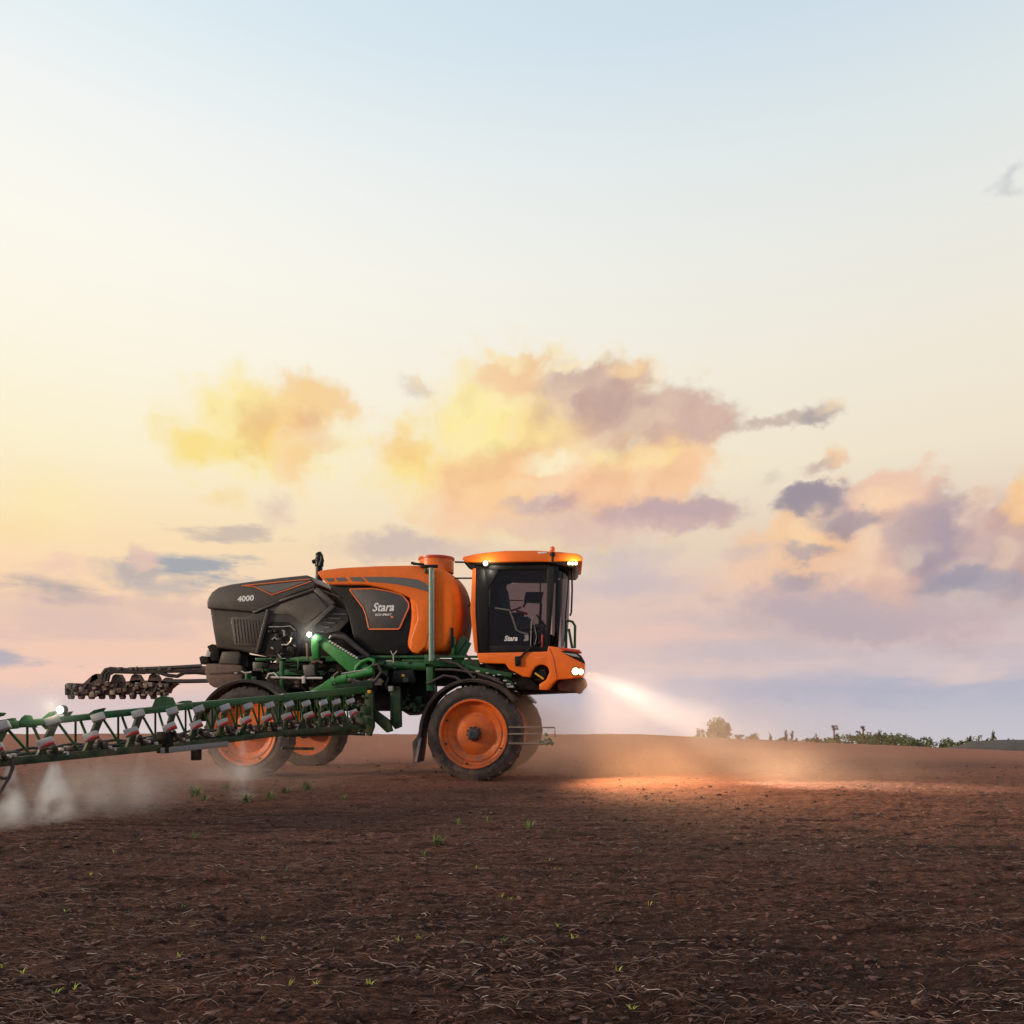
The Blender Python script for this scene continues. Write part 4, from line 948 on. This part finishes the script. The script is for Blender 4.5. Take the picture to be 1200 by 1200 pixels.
# ---- lamps
def lamp(px, py, v, r, mat, parent=SP, name='work_lamp'):
    p = P(px, py, v); k = MB(); k.lathe([(r*1.25,-.0),(r*1.25,.07),(r*.8,.11),(.0001,.11)], p, n=18); h_ = k.build(name, M['black'], parent)
    k = MB(); k.lathe([(r,-.012),(r*.7,-.028),(.0001,-.034)], p, n=18); k.build('lamp_lens', mat, h_); return p
lamp(569,658.5,CV0-.12, .05, M['lamp_white'], SP)
lamp(362.5,742,.40, .055, M['lamp_white'], SP)
for px in (667,671,675): lamp(px,658.6,CV0-.09, .034, M['lamp_warm'], SP, 'roof_lamp')
HLP = lamp(674.5,785,CV0-.075, .075, M['lamp_warm'], SP, 'headlamp')
lamp(680.5,785.5,CV0-.05, .06, M['lamp_warm'], SP, 'headlamp')

# ---- booms
def boomY(px): return 1/(1/9.2 + (px/430)*(1/15.0-1/9.2))
def B(px, py, dy=0.): return UY(px, py, boomY(px)+dy)
BX0, BX1 = -190, 425
top = lambda px: np.interp(px, [-190,0,20,110,130,225,330,420,430], [861,846,843,833,833.5,822,812.5,804,803])
bot = lambda px: np.interp(px, [-190,0,90,190,230,330,420], [930,894.5,886,877,870,861,856])
boom = bpy.data.objects.new('boom', None); C.objects.link(boom); boom.parent = SP
k = MB()
for a, b, h in ((-190,20,.10), (20,115,.085), (112,225,.095), (225,330,.11), (330,428,.13)): k.bar(B(a, top(a)+3), B(b, top(b)+3), .11, h, .012)
k.each('upper_chord', M['green'], boom)
k = MB()
for a, b in ((-190,0), (0,190)): k.bar(B(a, bot(a)-4), B(b, bot(b)-4), .10, .10, .012)
k.bar(B(185, bot(185)-3), B(330, bot(330)-4), .09, .09, .012); k.bar(B(330, bot(330)-4), B(420, bot(420)-6), .09, .10, .012)
k.each('lower_chord', M['green_dark'], boom)
k = MB()
for a, b in ((-190,0), (0,210), (210,420)): k.bar(B(a, bot(a)-8, .55), B(b, bot(b)-9, .55), .07, .07, .01)
k.each('rear_chord', M['green_dark'], boom)
k = MB(); k.bar(B(188,877.5,-.08), B(267,869.5,-.08), .03, .085, .01); k.build('steel_rail', M['mudflap'], boom)
k = MB(); k.bar(B(330,875,.5), B(367,875.5,.5), .05, .05); k.build('rear_strut', M['green_dark'], boom)
k = MB(); k.bar(B(230,872), B(230,888.5), .11, .12, .006); k.bar(B(193.5,855), B(193.5,880), .16, .18, .01); k.each('chord_post', M['black_matte'], boom)
xs = [-150,-100,-52,2,62,115,162,202,233,264,291,316,339,359,379,394.5,411]
k = MB(); kt = MB()
for i, x in enumerate(xs[:-1]):
    b = xs[i+1]; md = (x+b)/2; g_ = (b-x)
    # inclined hanger plate and two thin braces per bay
    k.bar(B(x-.30*g_, bot(x)-5), B(x+.05*g_, top(x)+5), .06, .085, .008)
    kt.tube([B(x+.10*g_, top(x)+5), B(md+.12*g_, bot(md)-6)], .017, 6); kt.tube([B(md+.10*g_, top(md)+5), B(b-.12*g_, bot(b)-6)], .017, 6)
    kt.tube([B(md, top(md)+5), B(md, bot(md)-9, .55)], .016, 6); kt.tube([B(x, bot(x)-5), B(x+.4*g_, bot(x)-9, .55)], .014, 6)
k.each('hanger_plate', M['green_dark'], boom); kt.each('lattice_brace', M['green'], boom)
# hinge humps, small top brackets
k = MB()
def plate(pts, d=.06):
    m_ = [B(x, y, -.04) for x, y in pts]; n_ = Vector((0, d, 0)); f1 = [k.bm.verts.new(p) for p in m_]; f2 = [k.bm.verts.new(p+n_) for p in m_]; nn = len(pts)
    k.bm.faces.new(f1); k.bm.faces.new(list(reversed(f2)))
    for i in range(nn): k.bm.faces.new((f1[(i+1) % nn], f1[i], f2[i], f2[(i+1) % nn]))
plate([(18,849),(25,838),(29,835),(33,836),(37,846),(40,850)]); plate([(-6,842),(14,838.5),(16,846),(-6,850)]); plate([(-8,833),(0,832),(3,833),(0,836),(-8,838)])
plate([(47,846),(50,838),(57,832),(65,830.5),(60,835),(54,842),(53,852)]); plate([(100,836),(110,829.5),(121,827),(119,830),(108,838)])
plate([(74,834),(82,831),(80,834),(76,838)])
plate([(178,826),(182,816),(190,813),(200,815),(204,824)]); plate([(205,822),(213,819),(221,818.5),(225,822)])
k.each('hinge_bracket', M['green'], boom)
UPY = np.interp(xs, [2,62,115,162,202,264,339,411], [848,842,838,834,831,827,823.5,820]); LOY = np.interp(xs, [-52,54,109,156,201,260,334,416], [882,869,861,856,850,845,838,833])
rr = random.Random(4)
def shield(name, px, py, w_, h_, tilt, red, dy=-.16):
    """angled white cover of one nozzle holder, a red lower edge on the lower row"""
    c = B(px, py, dy); rot = Matrix.Rotation(-tilt, 3, 'Y') @ Matrix.Rotation(.5, 3, 'Z')
    o_ = MB(); o_.box(c, (w_*.88, .10, h_*.88), .012, rot); sh = o_.build(name, M['white'], boom)
    if red:
        o_ = MB(); pts = [c + rot @ Vector((w_*.88*(-.5+t_), -.052, -h_*.44 + h_*(.03+.16*math.sin(math.pi*t_*.5+.1)))) for t_ in np.linspace(.16, 1, 7)]
        o_.tube(pts, [.005,.014,.020,.024,.024,.022,.018], 7); o_.build('red_edge', M['red'], sh)
    return sh
for i, x in enumerate(xs):
    sc_ = np.interp(x, [0, 200, 420], [1.0, .95, .85])
    shield('nozzle_shield', x, UPY[i], .19*sc_, .115*sc_, R(22+rr.uniform(-3,3)), False)
    shield('nozzle_shield', x-(8 if x < 180 else 3)+ (6 if x > 350 else 0), LOY[i], .215*sc_, .125*sc_, R(24+rr.uniform(-4,4)), True)
k = MB(); kk = MB(); rr = random.Random(8)
for i, x in enumerate(xs):
    x2 = x + 2
    k.tube([B(x2, LOY[i]+5, -.10), B(x2+2, LOY[i]+11, -.05), B(x2+8, bot(x2+8)-9, -.02)], .03, 7)
    for q in range(5):
        k.box(B(x2+rr.uniform(-6,18)*min(1, (450-x)/350), bot(x2)-8-rr.uniform(0,8), .05), (rr.uniform(.05,.13), .07, rr.uniform(.04,.09)), .01)
    for q in range(2): kk.box(B(x2+rr.uniform(4,26)*min(1, (450-x)/350), bot(x2)-8-rr.uniform(0,5), -.03), (.06,.04,.045), .01)
for off, r_ in ((10,.022), (13,.018), (16,.02)):
    k.tube([B(x, bot(x)-off-1.5*math.sin(x*.13+off), .02*off) for x in range(-190, 420, 12)], r_, 6)
k.each('nozzle_line', M['hose'], boom); kk.each('nozzle_body', M['pale'], boom)
k = MB(); k.tube([B(14,888,-.05), B(15,897,-.05), B(10,909,-.05), B(-6,935,-.05)], .022, 7); k.tube([B(10,908,-.05), B(4,909.5,-.05), B(-6,905,-.05)], .02, 7); k.each('guard_rod', M['hose'], boom)
# boom root: clutter of plates, valves and cables where it meets the frame
k = MB(); rr = random.Random(21)
for q in range(34):
    x = rr.uniform(372,430); y = rr.uniform(806,856); d = rr.uniform(.06,.2); k.box(UY(x, y, 15.3+rr.uniform(-.25,.5)), (d, .08, d*rr.uniform(.4,1.2)), .01, Matrix.Rotation(rr.uniform(-.5,.5), 3, 'Y'), mi=rr.choice((0,0,0,0,1,1,2)))
for q in range(9):
    x = rr.uniform(408,428); y = rr.uniform(805,826); k.box(UY(x, y, 15.0), (.05,.05,.06), .01, mi=rr.choice((2,2,3,1)))
k.bar(UY(392,806,15.1), UY(436,800,15.3), .12, .16, mi=0); k.bar(UY(330,858,14.0), UY(418,856,15.2), .08, .12, mi=0)
k.tube([UY(398,847,15), UY(412,848,15), UY(415,857,15)], .025, 7, mi=0); k.bar(UY(380,857,15), UY(428,859,15.2), .06, .05, mi=0)
k.each('boom_root', [M['green_dark'], M['hose'], M['pale'], M['red_lid']], boom)
# boom work lamp
p = B(71,829,-.05); k = MB(); k.lathe([(.06,0),(.06,.06),(.0001,.06)], p, n=16); lb = k.build('boom_lamp', M['black'], boom); k = MB(); k.lathe([(.05,-.01),(.0001,-.03)], p, n=16); k.build('lamp_lens', M['lamp_white'], lb)

# far boom, folded back behind the machine
FY = 19.5
def D(px, py, dy=0.): return UY(px, py, FY+dy)
fb = bpy.data.objects.new('boom', None); C.objects.link(fb); fb.parent = SP; fb['label'] = 'hazy brown boom folded back on the far side'
k = MB()
def fplate(pts, d=.25, dy=0.):
    m_ = [D(x, y, dy) for x, y in pts]; n_ = Vector((0, d, 0)); f1 = [k.bm.verts.new(p) for p in m_]; f2 = [k.bm.verts.new(p+n_) for p in m_]; nn = len(pts)
    k.bm.faces.new(f1); k.bm.faces.new(list(reversed(f2)))
    for i in range(nn): k.bm.faces.new((f1[(i+1) % nn], f1[i], f2[i], f2[(i+1) % nn]))
fplate([(76,801),(80,799.5),(97,799.5),(135,799),(160,795.5),(196,797),(203,800),(196,806),(194,811),(130,813),(90,814),(76,813)])
rr = random.Random(6)
for q in range(46):
    x = rr.uniform(80,198); y = rr.uniform(798,813); d = rr.uniform(.06,.16); k.box(D(x, y, -.03), (d, .10, d*rr.uniform(.5,1)), .006, mi=rr.choice((0,0,1,2)))
for x in range(84,200,12): k.bar(D(x, 812, -.04), D(x+6, 799.5, -.04), .06, .05, mi=1)
k.build('folded_beam', [M['brown'], M['hose'], M['tan']], fb)
k = MB()
for i in range(10):
    x = 78+12.1*i; fplate([(x,811),(x+5,811),(x+6,815.5),(x+4.5,818),(x+2,818),(x+1,815)], .12)
for x, y in ((112,789),(136,789),(158,789),(179,788.5),(195,793)):
    fplate([(x-7,799),(x-4,y+1.5),(x-1,y-.5),(x+3,y),(x+6,y+5),(x+7,799)], .16)
fplate([(97,800),(108,790),(113,788),(115,794),(104,800)], .16); fplate([(76,801),(79,799),(84,799),(85,812),(76,813)], .3)
fplate([(198,797),(209,800),(200,804)], .1)
k.each('folded_nozzle', M['brown'], fb)
k = MB()
for pts, r_ in (([(120,796),(120,789),(124,783.5),(130,782),(140,783),(170,784.5),(200,785),(240,784)], .05), ([(123,797),(124,789),(128,785),(135,784.5),(160,786),(185,786),(197,790),(208,791),(216,787),(240,786)], .05), ([(126,797),(128,789),(134,786),(170,787)], .04),
                ([(150,783),(180,782),(210,780.5),(236,779)], .05), ([(196,797),(220,797),(244,796.5)], .055)):
    k.tube([D(x, y, -.1) for x, y in pts], r_, 7)
for x in (141,155,160,171,188,200): k.box(D(x, 782.5, -.1), (.12,.1,.09), .01)
k.tube([D(160.5,779.5,-.1), D(160.5,783,-.1)], .02, 5); k.tube([D(188,779,-.1), D(188,782,-.1)], .02, 5)
k.each('folded_hose', M['hose'], fb)
k = MB(); fplate([(200,781),(225,779.5),(237,779),(241,790),(222,788),(205,786)], .2, .1); k.build('folded_arm', M['brown'], fb)

# ------------------------------------------------------------------ trees along the brow of the field
def leaf_mat(name, c):
    m = bpy.data.materials.new(name); m.use_nodes = True; t = NT(m.node_tree); b = t.n['Principled BSDF']
    isl = t.new('ShaderNodeNewGeometry').outputs['Random Per Island']
    t.put(b.inputs['Base Color'], t.ramp(isl, [(0, tuple(x*.55 for x in c)), (.5, c), (1, tuple(x*1.7 for x in c))])); b.inputs['Roughness'].default_value = .8
    return m
LM = {'olive': leaf_mat('olive_foliage', (.105,.082,.034)), 'green': leaf_mat('green_foliage', (.085,.105,.036)), 'dark': leaf_mat('dark_foliage', (.040,.036,.018)), 'grass': leaf_mat('weed_leaves', (.13,.165,.045)), 'lime': leaf_mat('seedling_leaves', (.36,.36,.06))}
bark = simple_mat('bark', (.05,.035,.026), .9, var=.3)
def WP(px, py, Y): return Vector(((px-600)/F*Y, Y, CAMH-(py-YH)/F*Y))
def leaves(V, Fc, c, rad, n, size, rng):
    """leaf clumps spread through a lumpy crown"""
    k = max(3, int(n/40)); cen = []
    for i in range(k):
        d = rng.normal(0, 1, 3); d /= np.linalg.norm(d); cen.append((d*rng.uniform(.25, .8), rng.uniform(.22, .5)))
    for i in range(n):
        q, rr_ = cen[rng.integers(k)]; d = rng.normal(0, 1, 3); d /= np.linalg.norm(d); p = (q + d*rr_*rng.random()**.4)*np.array(rad) + np.array(c)
        a = rng.normal(0, 1, 3); a /= np.linalg.norm(a); b = np.cross(a, rng.normal(0, 1, 3)); b /= np.linalg.norm(b); s_ = size*rng.uniform(.5, 1.4); j = len(V)
        V += [tuple(p-a*s_), tuple(p+b*s_*.6), tuple(p+a*s_), tuple(p-b*s_*.6)]; Fc.append((j, j+1, j+2, j+3))
def tree(name, px, Y, top, wid, crown_h, kind, label, group, n=420, seed=0, lean=0.):
    """base hidden behind the brow; crown top at photo row 'top', wid and crown_h in photo pixels"""
    rng = np.random.default_rng(seed+int(px)); k = Y/F
    tp = WP(px, top, Y); gz_ = float(terrain(tp.x, Y)); h = tp.z-gz_; ch = crown_h*k; w = wid*k/2
    root = bpy.data.objects.new(name, None); C.objects.link(root); root.location = (tp.x, Y, gz_); tag(root, label, 'bush' if 'bush' in name else 'tree', group)
    m = MB(); r0 = max(.08, h*.028)
    m.tube([(0,0,-.3), (lean*.3,0,h*.35), (lean,0,h-ch*.45), (lean,0,h-ch*.15)], [r0*1.3, r0, r0*.6, r0*.2], 7)
    for i in range(6):
        z = h-ch*rng.uniform(.4, .95); a = rng.uniform(0, 6.28); m.tube([(lean*.8,0,z), (lean+math.cos(a)*w*.4, math.sin(a)*w*.4, z+ch*.18), (lean+math.cos(a)*w*.75, math.sin(a)*w*.75, z+ch*.30)], [r0*.45, r0*.3, r0*.1], 5)
    m.build('trunk', bark, root)
    V, Fc = [], []; leaves(V, Fc, (lean, 0, h-ch/2), (w, w, ch/2), n, max(.10, w*.12), rng)
    new_mesh('crown', V, Fc, LM[kind], root, smooth=False)
G = 'trees and bushes beyond the brow of the field'
tree('bush_tree', 842, 120, 839.5, 33, 38, 'olive', 'rounded olive tree, largest of those on the bare horizon beyond the headlamp beam', G, 1900, 1)
tree('bush', 820, 122, 849, 15, 26, 'olive', 'small hazy bush just left of the rounded olive tree', G, 520, 2)
tree('bush', 884, 124, 856, 19, 22, 'olive', 'low yellowish bush alone between the rounded tree and the wood', G, 620, 3)
tree('bush', 866, 126, 859.5, 16, 9, 'olive', 'very low bush at the foot of the rounded tree, on its right', G, 260, 4)
tree('tree', 902.5, 140, 855.5, 6, 18, 'dark', 'dark narrow tree at the left end of the far wood', G, 200, 5)
tree('tree', 920.5, 142, 853.5, 6, 18, 'dark', 'thin pointed dark tree, second from the left end of the far wood', G, 200, 6)
tree('tree', 928, 142, 856, 7, 14, 'dark', 'short dark tree beside the thin pointed one in the far wood', G, 200, 7)
tree('tree', 956.5, 136, 855, 6, 24, 'dark', 'dark cone-shaped tree standing in front of the far wood', G, 260, 8)
tree('tree', 977.5, 140, 848.5, 10, 11, 'dark', 'bare-stemmed tree with a dark round head above the far wood', G, 240, 9)
tree('tree', 1011.5, 150, 848.5, 7, 9, 'dark', 'tree with a small square head above the middle of the far wood', G, 200, 10)
tree('tree', 1030, 150, 852.5, 7, 14, 'dark', 'blunt dark treetop just right of the square-headed tree', G, 200, 11)
tree('tree', 1163.5, 150, 853, 5, 16, 'dark', 'slim dark column-like tree alone above the right end of the wood', G, 220, 12)
tree('tree', 1137, 150, 860.5, 6, 8, 'dark', 'low dark treetop left of the slim column-like tree', G, 160, 13)
def woods():
    rng = np.random.default_rng(77); V, Fc = [], []
    for i in range(260):
        px = rng.uniform(893, 1290); Y = rng.uniform(150, 185)
        tp_ = np.interp(px, [893, 905, 945, 975, 1000, 1055, 1075, 1130, 1200, 1290], [866, 862, 861, 859, 856.5, 856.5, 861, 862, 863.5, 866]) + rng.uniform(-1.2, 5)
        t_ = WP(px, tp_, Y); h = rng.uniform(3, 4.6); leaves(V, Fc, (t_.x, Y, t_.z-h/2), (rng.uniform(1.0, 2.2), rng.uniform(1, 2), h/2), 70, .26, rng)
    tag(new_mesh('woodland', V, Fc, LM['green'], smooth=False), kind='stuff')
    # scrub between the wood and the brow
    V, Fc = [], []
    for i in range(150):
        px = rng.uniform(860, 1290); Y = rng.uniform(112, 138); yb = np.interp(px, [860, 960, 1050, 1290], [862, 869, 873, 877]) + rng.uniform(-2.5, 6)
        t_ = WP(px, yb, Y); leaves(V, Fc, (t_.x, Y, t_.z-.9), (rng.uniform(.8, 2.0), 1.2, rng.uniform(.6, 1.2)), 44, .20, rng)
    tag(new_mesh('undergrowth', V, Fc, LM['olive'], smooth=False), kind='stuff')
woods()
def far_hill():
    """low bluish wooded rise in front of the right end of the wood"""
    hm = simple_mat('bluish_shaded_slope', (.048,.062,.068), .95, var=.25, scale=.25, spec=.1)  # the slope's shade is put into its dark colour
    V, Fc = [], []; nx, ny = 40, 10
    for j in range(ny):
        Y = 100+j*2.4
        for i in range(nx):
            px = 1090+i*5.5; crest = np.interp(px, [1090, 1112, 1140, 1180, 1210, 1310], [884, 877, 868.5, 866.5, 867, 870])
            X = (px-600)/F*Y; zt_ = CAMH-(crest-YH)/F*122 ; z0 = float(terrain(X, Y))-.5; f = math.sin(min(1, j/(ny-2))*math.pi*.5)
            V.append((X, Y, z0+(zt_-z0)*f + .12*float(fbm(np.array([X/1.5]), np.array([Y/1.5]), 3, 90)[0])))
    for j in range(ny-1):
        for i in range(nx-1): a = j*nx+i; Fc.append((a, a+1, a+nx+1, a+nx))
    tag(new_mesh('hills', V, Fc, hm), kind='structure')
far_hill()

# ------------------------------------------------------------------ weeds in the soil
def ground_hit(px, py):
    """where the sight line through a photo pixel meets the field"""
    Y = 900*CAMH/(py-YH); return (px-600)/F*Y, Y
def weed(px, py, size, label, group, kind='grass', n=26, name='weed', seed=0):
    rng = np.random.default_rng(int(px*7+py)); X, Y = ground_hit(px, py); V, Fc = [], []; size *= .72 if name == 'weed' else 1
    for i in range(n):
        a = rng.uniform(0, 6.28); L = size*rng.uniform(.45, 1.1); w = L*rng.uniform(.03, .07); ln = rng.uniform(.25, .95); r0 = size*.35*rng.random()
        b = len(V); k = 4; bx, by = math.cos(a*1.7)*r0*1.5, math.sin(a*1.7)*r0
        for j in range(k):
            t_ = j/(k-1); q = ln*t_*t_*L; z = L*(t_-.38*ln*t_*t_); ww = w*(1-t_)**.7*(.7+t_)+.0006
            V += [(bx+math.cos(a)*q-math.sin(a)*ww, by+math.sin(a)*q+math.cos(a)*ww, z), (bx+math.cos(a)*q+math.sin(a)*ww, by+math.sin(a)*q-math.cos(a)*ww, z)]
        Fc += [(b+2*j, b+2*j+1, b+2*j+3, b+2*j+2) for j in range(k-1)]
    o = new_mesh(name, V, Fc, LM[kind]); o.location = (X, Y, ground_z(X, Y)-.005); tag(o, label, 'weed' if name == 'weed' else 'seedling', group)
GW = 'green weeds growing in the soil by the rear wheels'
for a in ((231,934,.30,'broad green weed clump, leftmost of those below the near rear wheel',60), (240,938,.22,'low green weed touching the leftmost clump on its right',34), (290,938,.26,'spreading green weed clump straight below the near rear wheel',46),
          (318,936,.24,'thin pale green weed clump right of the one below the rear wheel',34), (335,930,.24,'green weed between the thin pale clump and the tall upright one',36), (362,926,.32,'tallest upright green weed, rightmost of those behind the front wheel',46), (265,925,.24,'faint weed half hidden in the spray under the near rear wheel',30)):
    weed(a[0], a[1], a[2], a[3], GW, n=a[4])
GW2 = 'green weeds on the open soil below the sprayer'
for a in ((514,994,.17,'bright green grassy weed alone below the front wheel',46), (497,1000,.10,'small dull weed left of the bright grassy one',18), (573,962,.15,'faint sparse weed on the soil just below the front wheel',16), (621,972,.17,'yellowish green weed right of the front wheel on lower soil',24), (652,976,.13,'sparse weed right of the yellowish green one',16), (537,966,.14,'thin weed below and left of the front wheel hub',16),
          (228,982,.14,'dull green weed on open soil below the leftmost weed clump',24), (590,1109,.06,'dark green compact weed in the lower centre of the soil',22), (216,1061,.055,'rounded yellow-green weed on straw left of centre',18), (338,1021,.085,'flat green weed on the soil left of centre',18), (403,938,.18,'small green weed behind the front wheel at its left',16), (749,999,.09,'yellowish weed on dark soil in front of the headlamp beam',18)):
    weed(a[0], a[1], a[2], a[3], GW2, n=a[4])
for x, y in ((78,970),(91,986),(7,975),(134,1001),(100,1046),(77,1067),(4,1130),(27,1139),(88,1157),(66,1163),(262,1156),(340,1158),(371,1165),(166,986),(106,1025),(644,1010),(650,1017),(665,1027),(588,1050),(598,1052),(492,1103),(468,1108),(544,1109),(654,1092),(672,1105),(725,1137),(740,1185),(762,1064),(560,1020),(435,1158),(210,1124),(308,1100)):
    weed(x, y, .042, 'tiny yellow-green seedling on the bare soil', 'seedlings scattered over the bare soil', 'lime', 7, 'seedling')

# ------------------------------------------------------------------ light of the headlamps
def spot(name, loc, aim, energy, angle, blend, color, size=.05):
    d = bpy.data.lights.new(name, 'SPOT'); d.energy = energy; d.spot_size = R(angle); d.spot_blend = blend; d.color = color; d.shadow_soft_size = size
    o = bpy.data.objects.new(name, d); C.objects.link(o); o.location = loc; o.rotation_euler = (Vector(aim)-Vector(loc)).to_track_quat('-Z', 'Y').to_euler(); return o
bpy.context.view_layer.update()
hw = SP.matrix_world @ (Vector(HLP)+Vector((.16, -.12, .0)))
spot('headlamp_light', hw, WP(845, 925, 14.2), 3200, 122, 1.0, (1.0,.66,.36), .2)
spot('headlamp_beam', hw, WP(795, 838, 15.2), 9500, 25, .9, (1.0,.92,.74), .12)
for px_, py_, v_, e_, c_ in ((569,658,CV0-.30,9,(1,.92,.72)), (672,659,CV0-.24,11,(1,.80,.42)), (362.5,741,.25,8,(1,.97,.88))):
    d_ = bpy.data.lights.new('work_lamp_light', 'POINT'); d_.energy = e_; d_.color = c_; d_.shadow_soft_size = .04; o_ = bpy.data.objects.new('work_lamp_light', d_); C.objects.link(o_); o_.location = SP.matrix_world @ P(px_, py_, v_)
d_ = bpy.data.lights.new('boom_lamp_light', 'POINT'); d_.energy = 4; d_.color = (1,.92,.6); d_.shadow_soft_size = .04; o_ = bpy.data.objects.new('boom_lamp_light', d_); C.objects.link(o_); o_.location = SP.matrix_world @ (B(71,829,-.05)+Vector((.05,-.22,.06)))

# ------------------------------------------------------------------ dust and spray hanging in the air, with added lamp halos
def vol(name, c, rad, color, dens, nscale, contrast, cone=False, aniso=.2, seed=0., power=1.0):
    """soft cloud: density falls off towards the edge of the ellipsoid (or widens downwards from a nozzle) and is broken up by noise"""
    m = bpy.data.materials.new(name); m.use_nodes = True; t = NT(m.node_tree); t.n.clear()
    oc = t.new('ShaderNodeTexCoord').outputs['Object']; x = t.sep(oc)
    nz = t.noise(t.vec('ADD', t.vec('MULTIPLY', oc, tuple(rad)), (seed, seed*2, 0)), nscale, 3, .6).outputs['Fac']
    if cone:
        h = t.math('MULTIPLY_ADD', x[2], -.5, .5)                                   # 0 at the nozzle, 1 at the ground
        r = t.math('DIVIDE', t.vec('LENGTH', t.vec('MULTIPLY', oc, (1, 1, 0))), t.math('MULTIPLY_ADD', h, .80, .10))
        f = t.math('MULTIPLY', t.smooth(r, 1., .15), t.smooth(h, 1., .55))
        f = t.math('DIVIDE', f, t.math('MULTIPLY_ADD', h, 1.6, .18))
    else:
        f = t.smooth(t.vec('LENGTH', oc), 1., .05)
    if power != 1: f = t.math('POWER', f, power)
    n_ = t.smooth(nz, .5-contrast, .5+contrast)
    d = t.math('MULTIPLY', t.math('MULTIPLY', f, n_), dens)
    pv = t.new('ShaderNodeVolumePrincipled'); t.put(pv.inputs['Color'], color); t.put(pv.inputs['Density'], d); pv.inputs['Anisotropy'].default_value = aniso
    o_ = t.new('ShaderNodeOutputMaterial'); t.l.new(pv.outputs[0], o_.inputs['Volume'])
    bm = bmesh.new(); bmesh.ops.create_cube(bm, size=2) if cone else bmesh.ops.create_icosphere(bm, subdivisions=3, radius=1.02)
    me = bpy.data.meshes.new(name); bm.to_mesh(me); bm.free(); me.materials.append(m)
    o = bpy.data.objects.new(name, me); C.objects.link(o); o.location = c; o.scale = rad; tag(o, kind='stuff'); return o
TAN = (1.0,.66,.46)
vol('dust', (4.3, 16.6, .75), (5.6, 4.0, 2.5), TAN, .05, .55, .30, seed=1.)
vol('dust', (4.6, 16.2, .15), (5.4, 3.4, .95), TAN, .24, .7, .30, seed=31.)            # ahead of the machine, lit by the headlamps
vol('dust', (.6, 17.2, .75), (1.7, 1.8, 1.45), TAN, .80, 1.1, .30, seed=4.)            # thrown up round the front wheels
q = WP(815, 830, 15.5); vol('dust', q, (3.1, 1.5, 1.3), (1.0,.95,.88), .065, .9, .32, seed=21.)
vol('dust', (3.0, 24.0, .5), (11, 6, 1.6), TAN, .07, .3, .35, seed=9.)
vol('dust', (-5.2, 14.5, .35), (3.6, 4.0, .9), (1.,.78,.66), .15, .6, .3, seed=15.)
WH = (1.,1.,1.)
def mist(px, py, w, dens, seed):
    q = SP.matrix_world @ B(px, py); z1 = q.z; k = q.y/F
    vol('spray_and_halo_mist', (q.x, q.y, z1/2-.04), (w*k, w*k*1.2, z1/2+.06), WH, dens*2.6, 3.4, .16, True, .0, seed)
mist(64, 888, 44, 2.6, 2.); mist(12, 891, 38, 2.4, 5.); mist(284, 865, 27, 1.1, 8.); mist(118, 883, 36, .45, 13.); mist(165, 879, 32, .3, 17.)
q = SP.matrix_world @ B(110, 905); vol('spray_and_halo_mist', (q.x, q.y+.2, .38), (1.5, 1.1, .55), (1.,.92,.87), .8, 1.1, .3, seed=11.)
q = SP.matrix_world @ Vector((-WB, -.4, .1)); vol('spray_and_halo_mist', q, (1.0, .7, .40), WH, 1.3, 1.5, .3, seed=12., aniso=0.)
for q, e in ((SP.matrix_world @ (B(71,829,-.05)+Vector((.05,-.22,.06))), 1.), (SP.matrix_world @ P(362.5,741,.25), 1.)):
    vol('spray_and_halo_mist', q, (.55, .5, .5), WH, .35*e, 1.5, .5, seed=3., aniso=0.)  # small mist balls added so the boom and lift-arm lamps get a halo
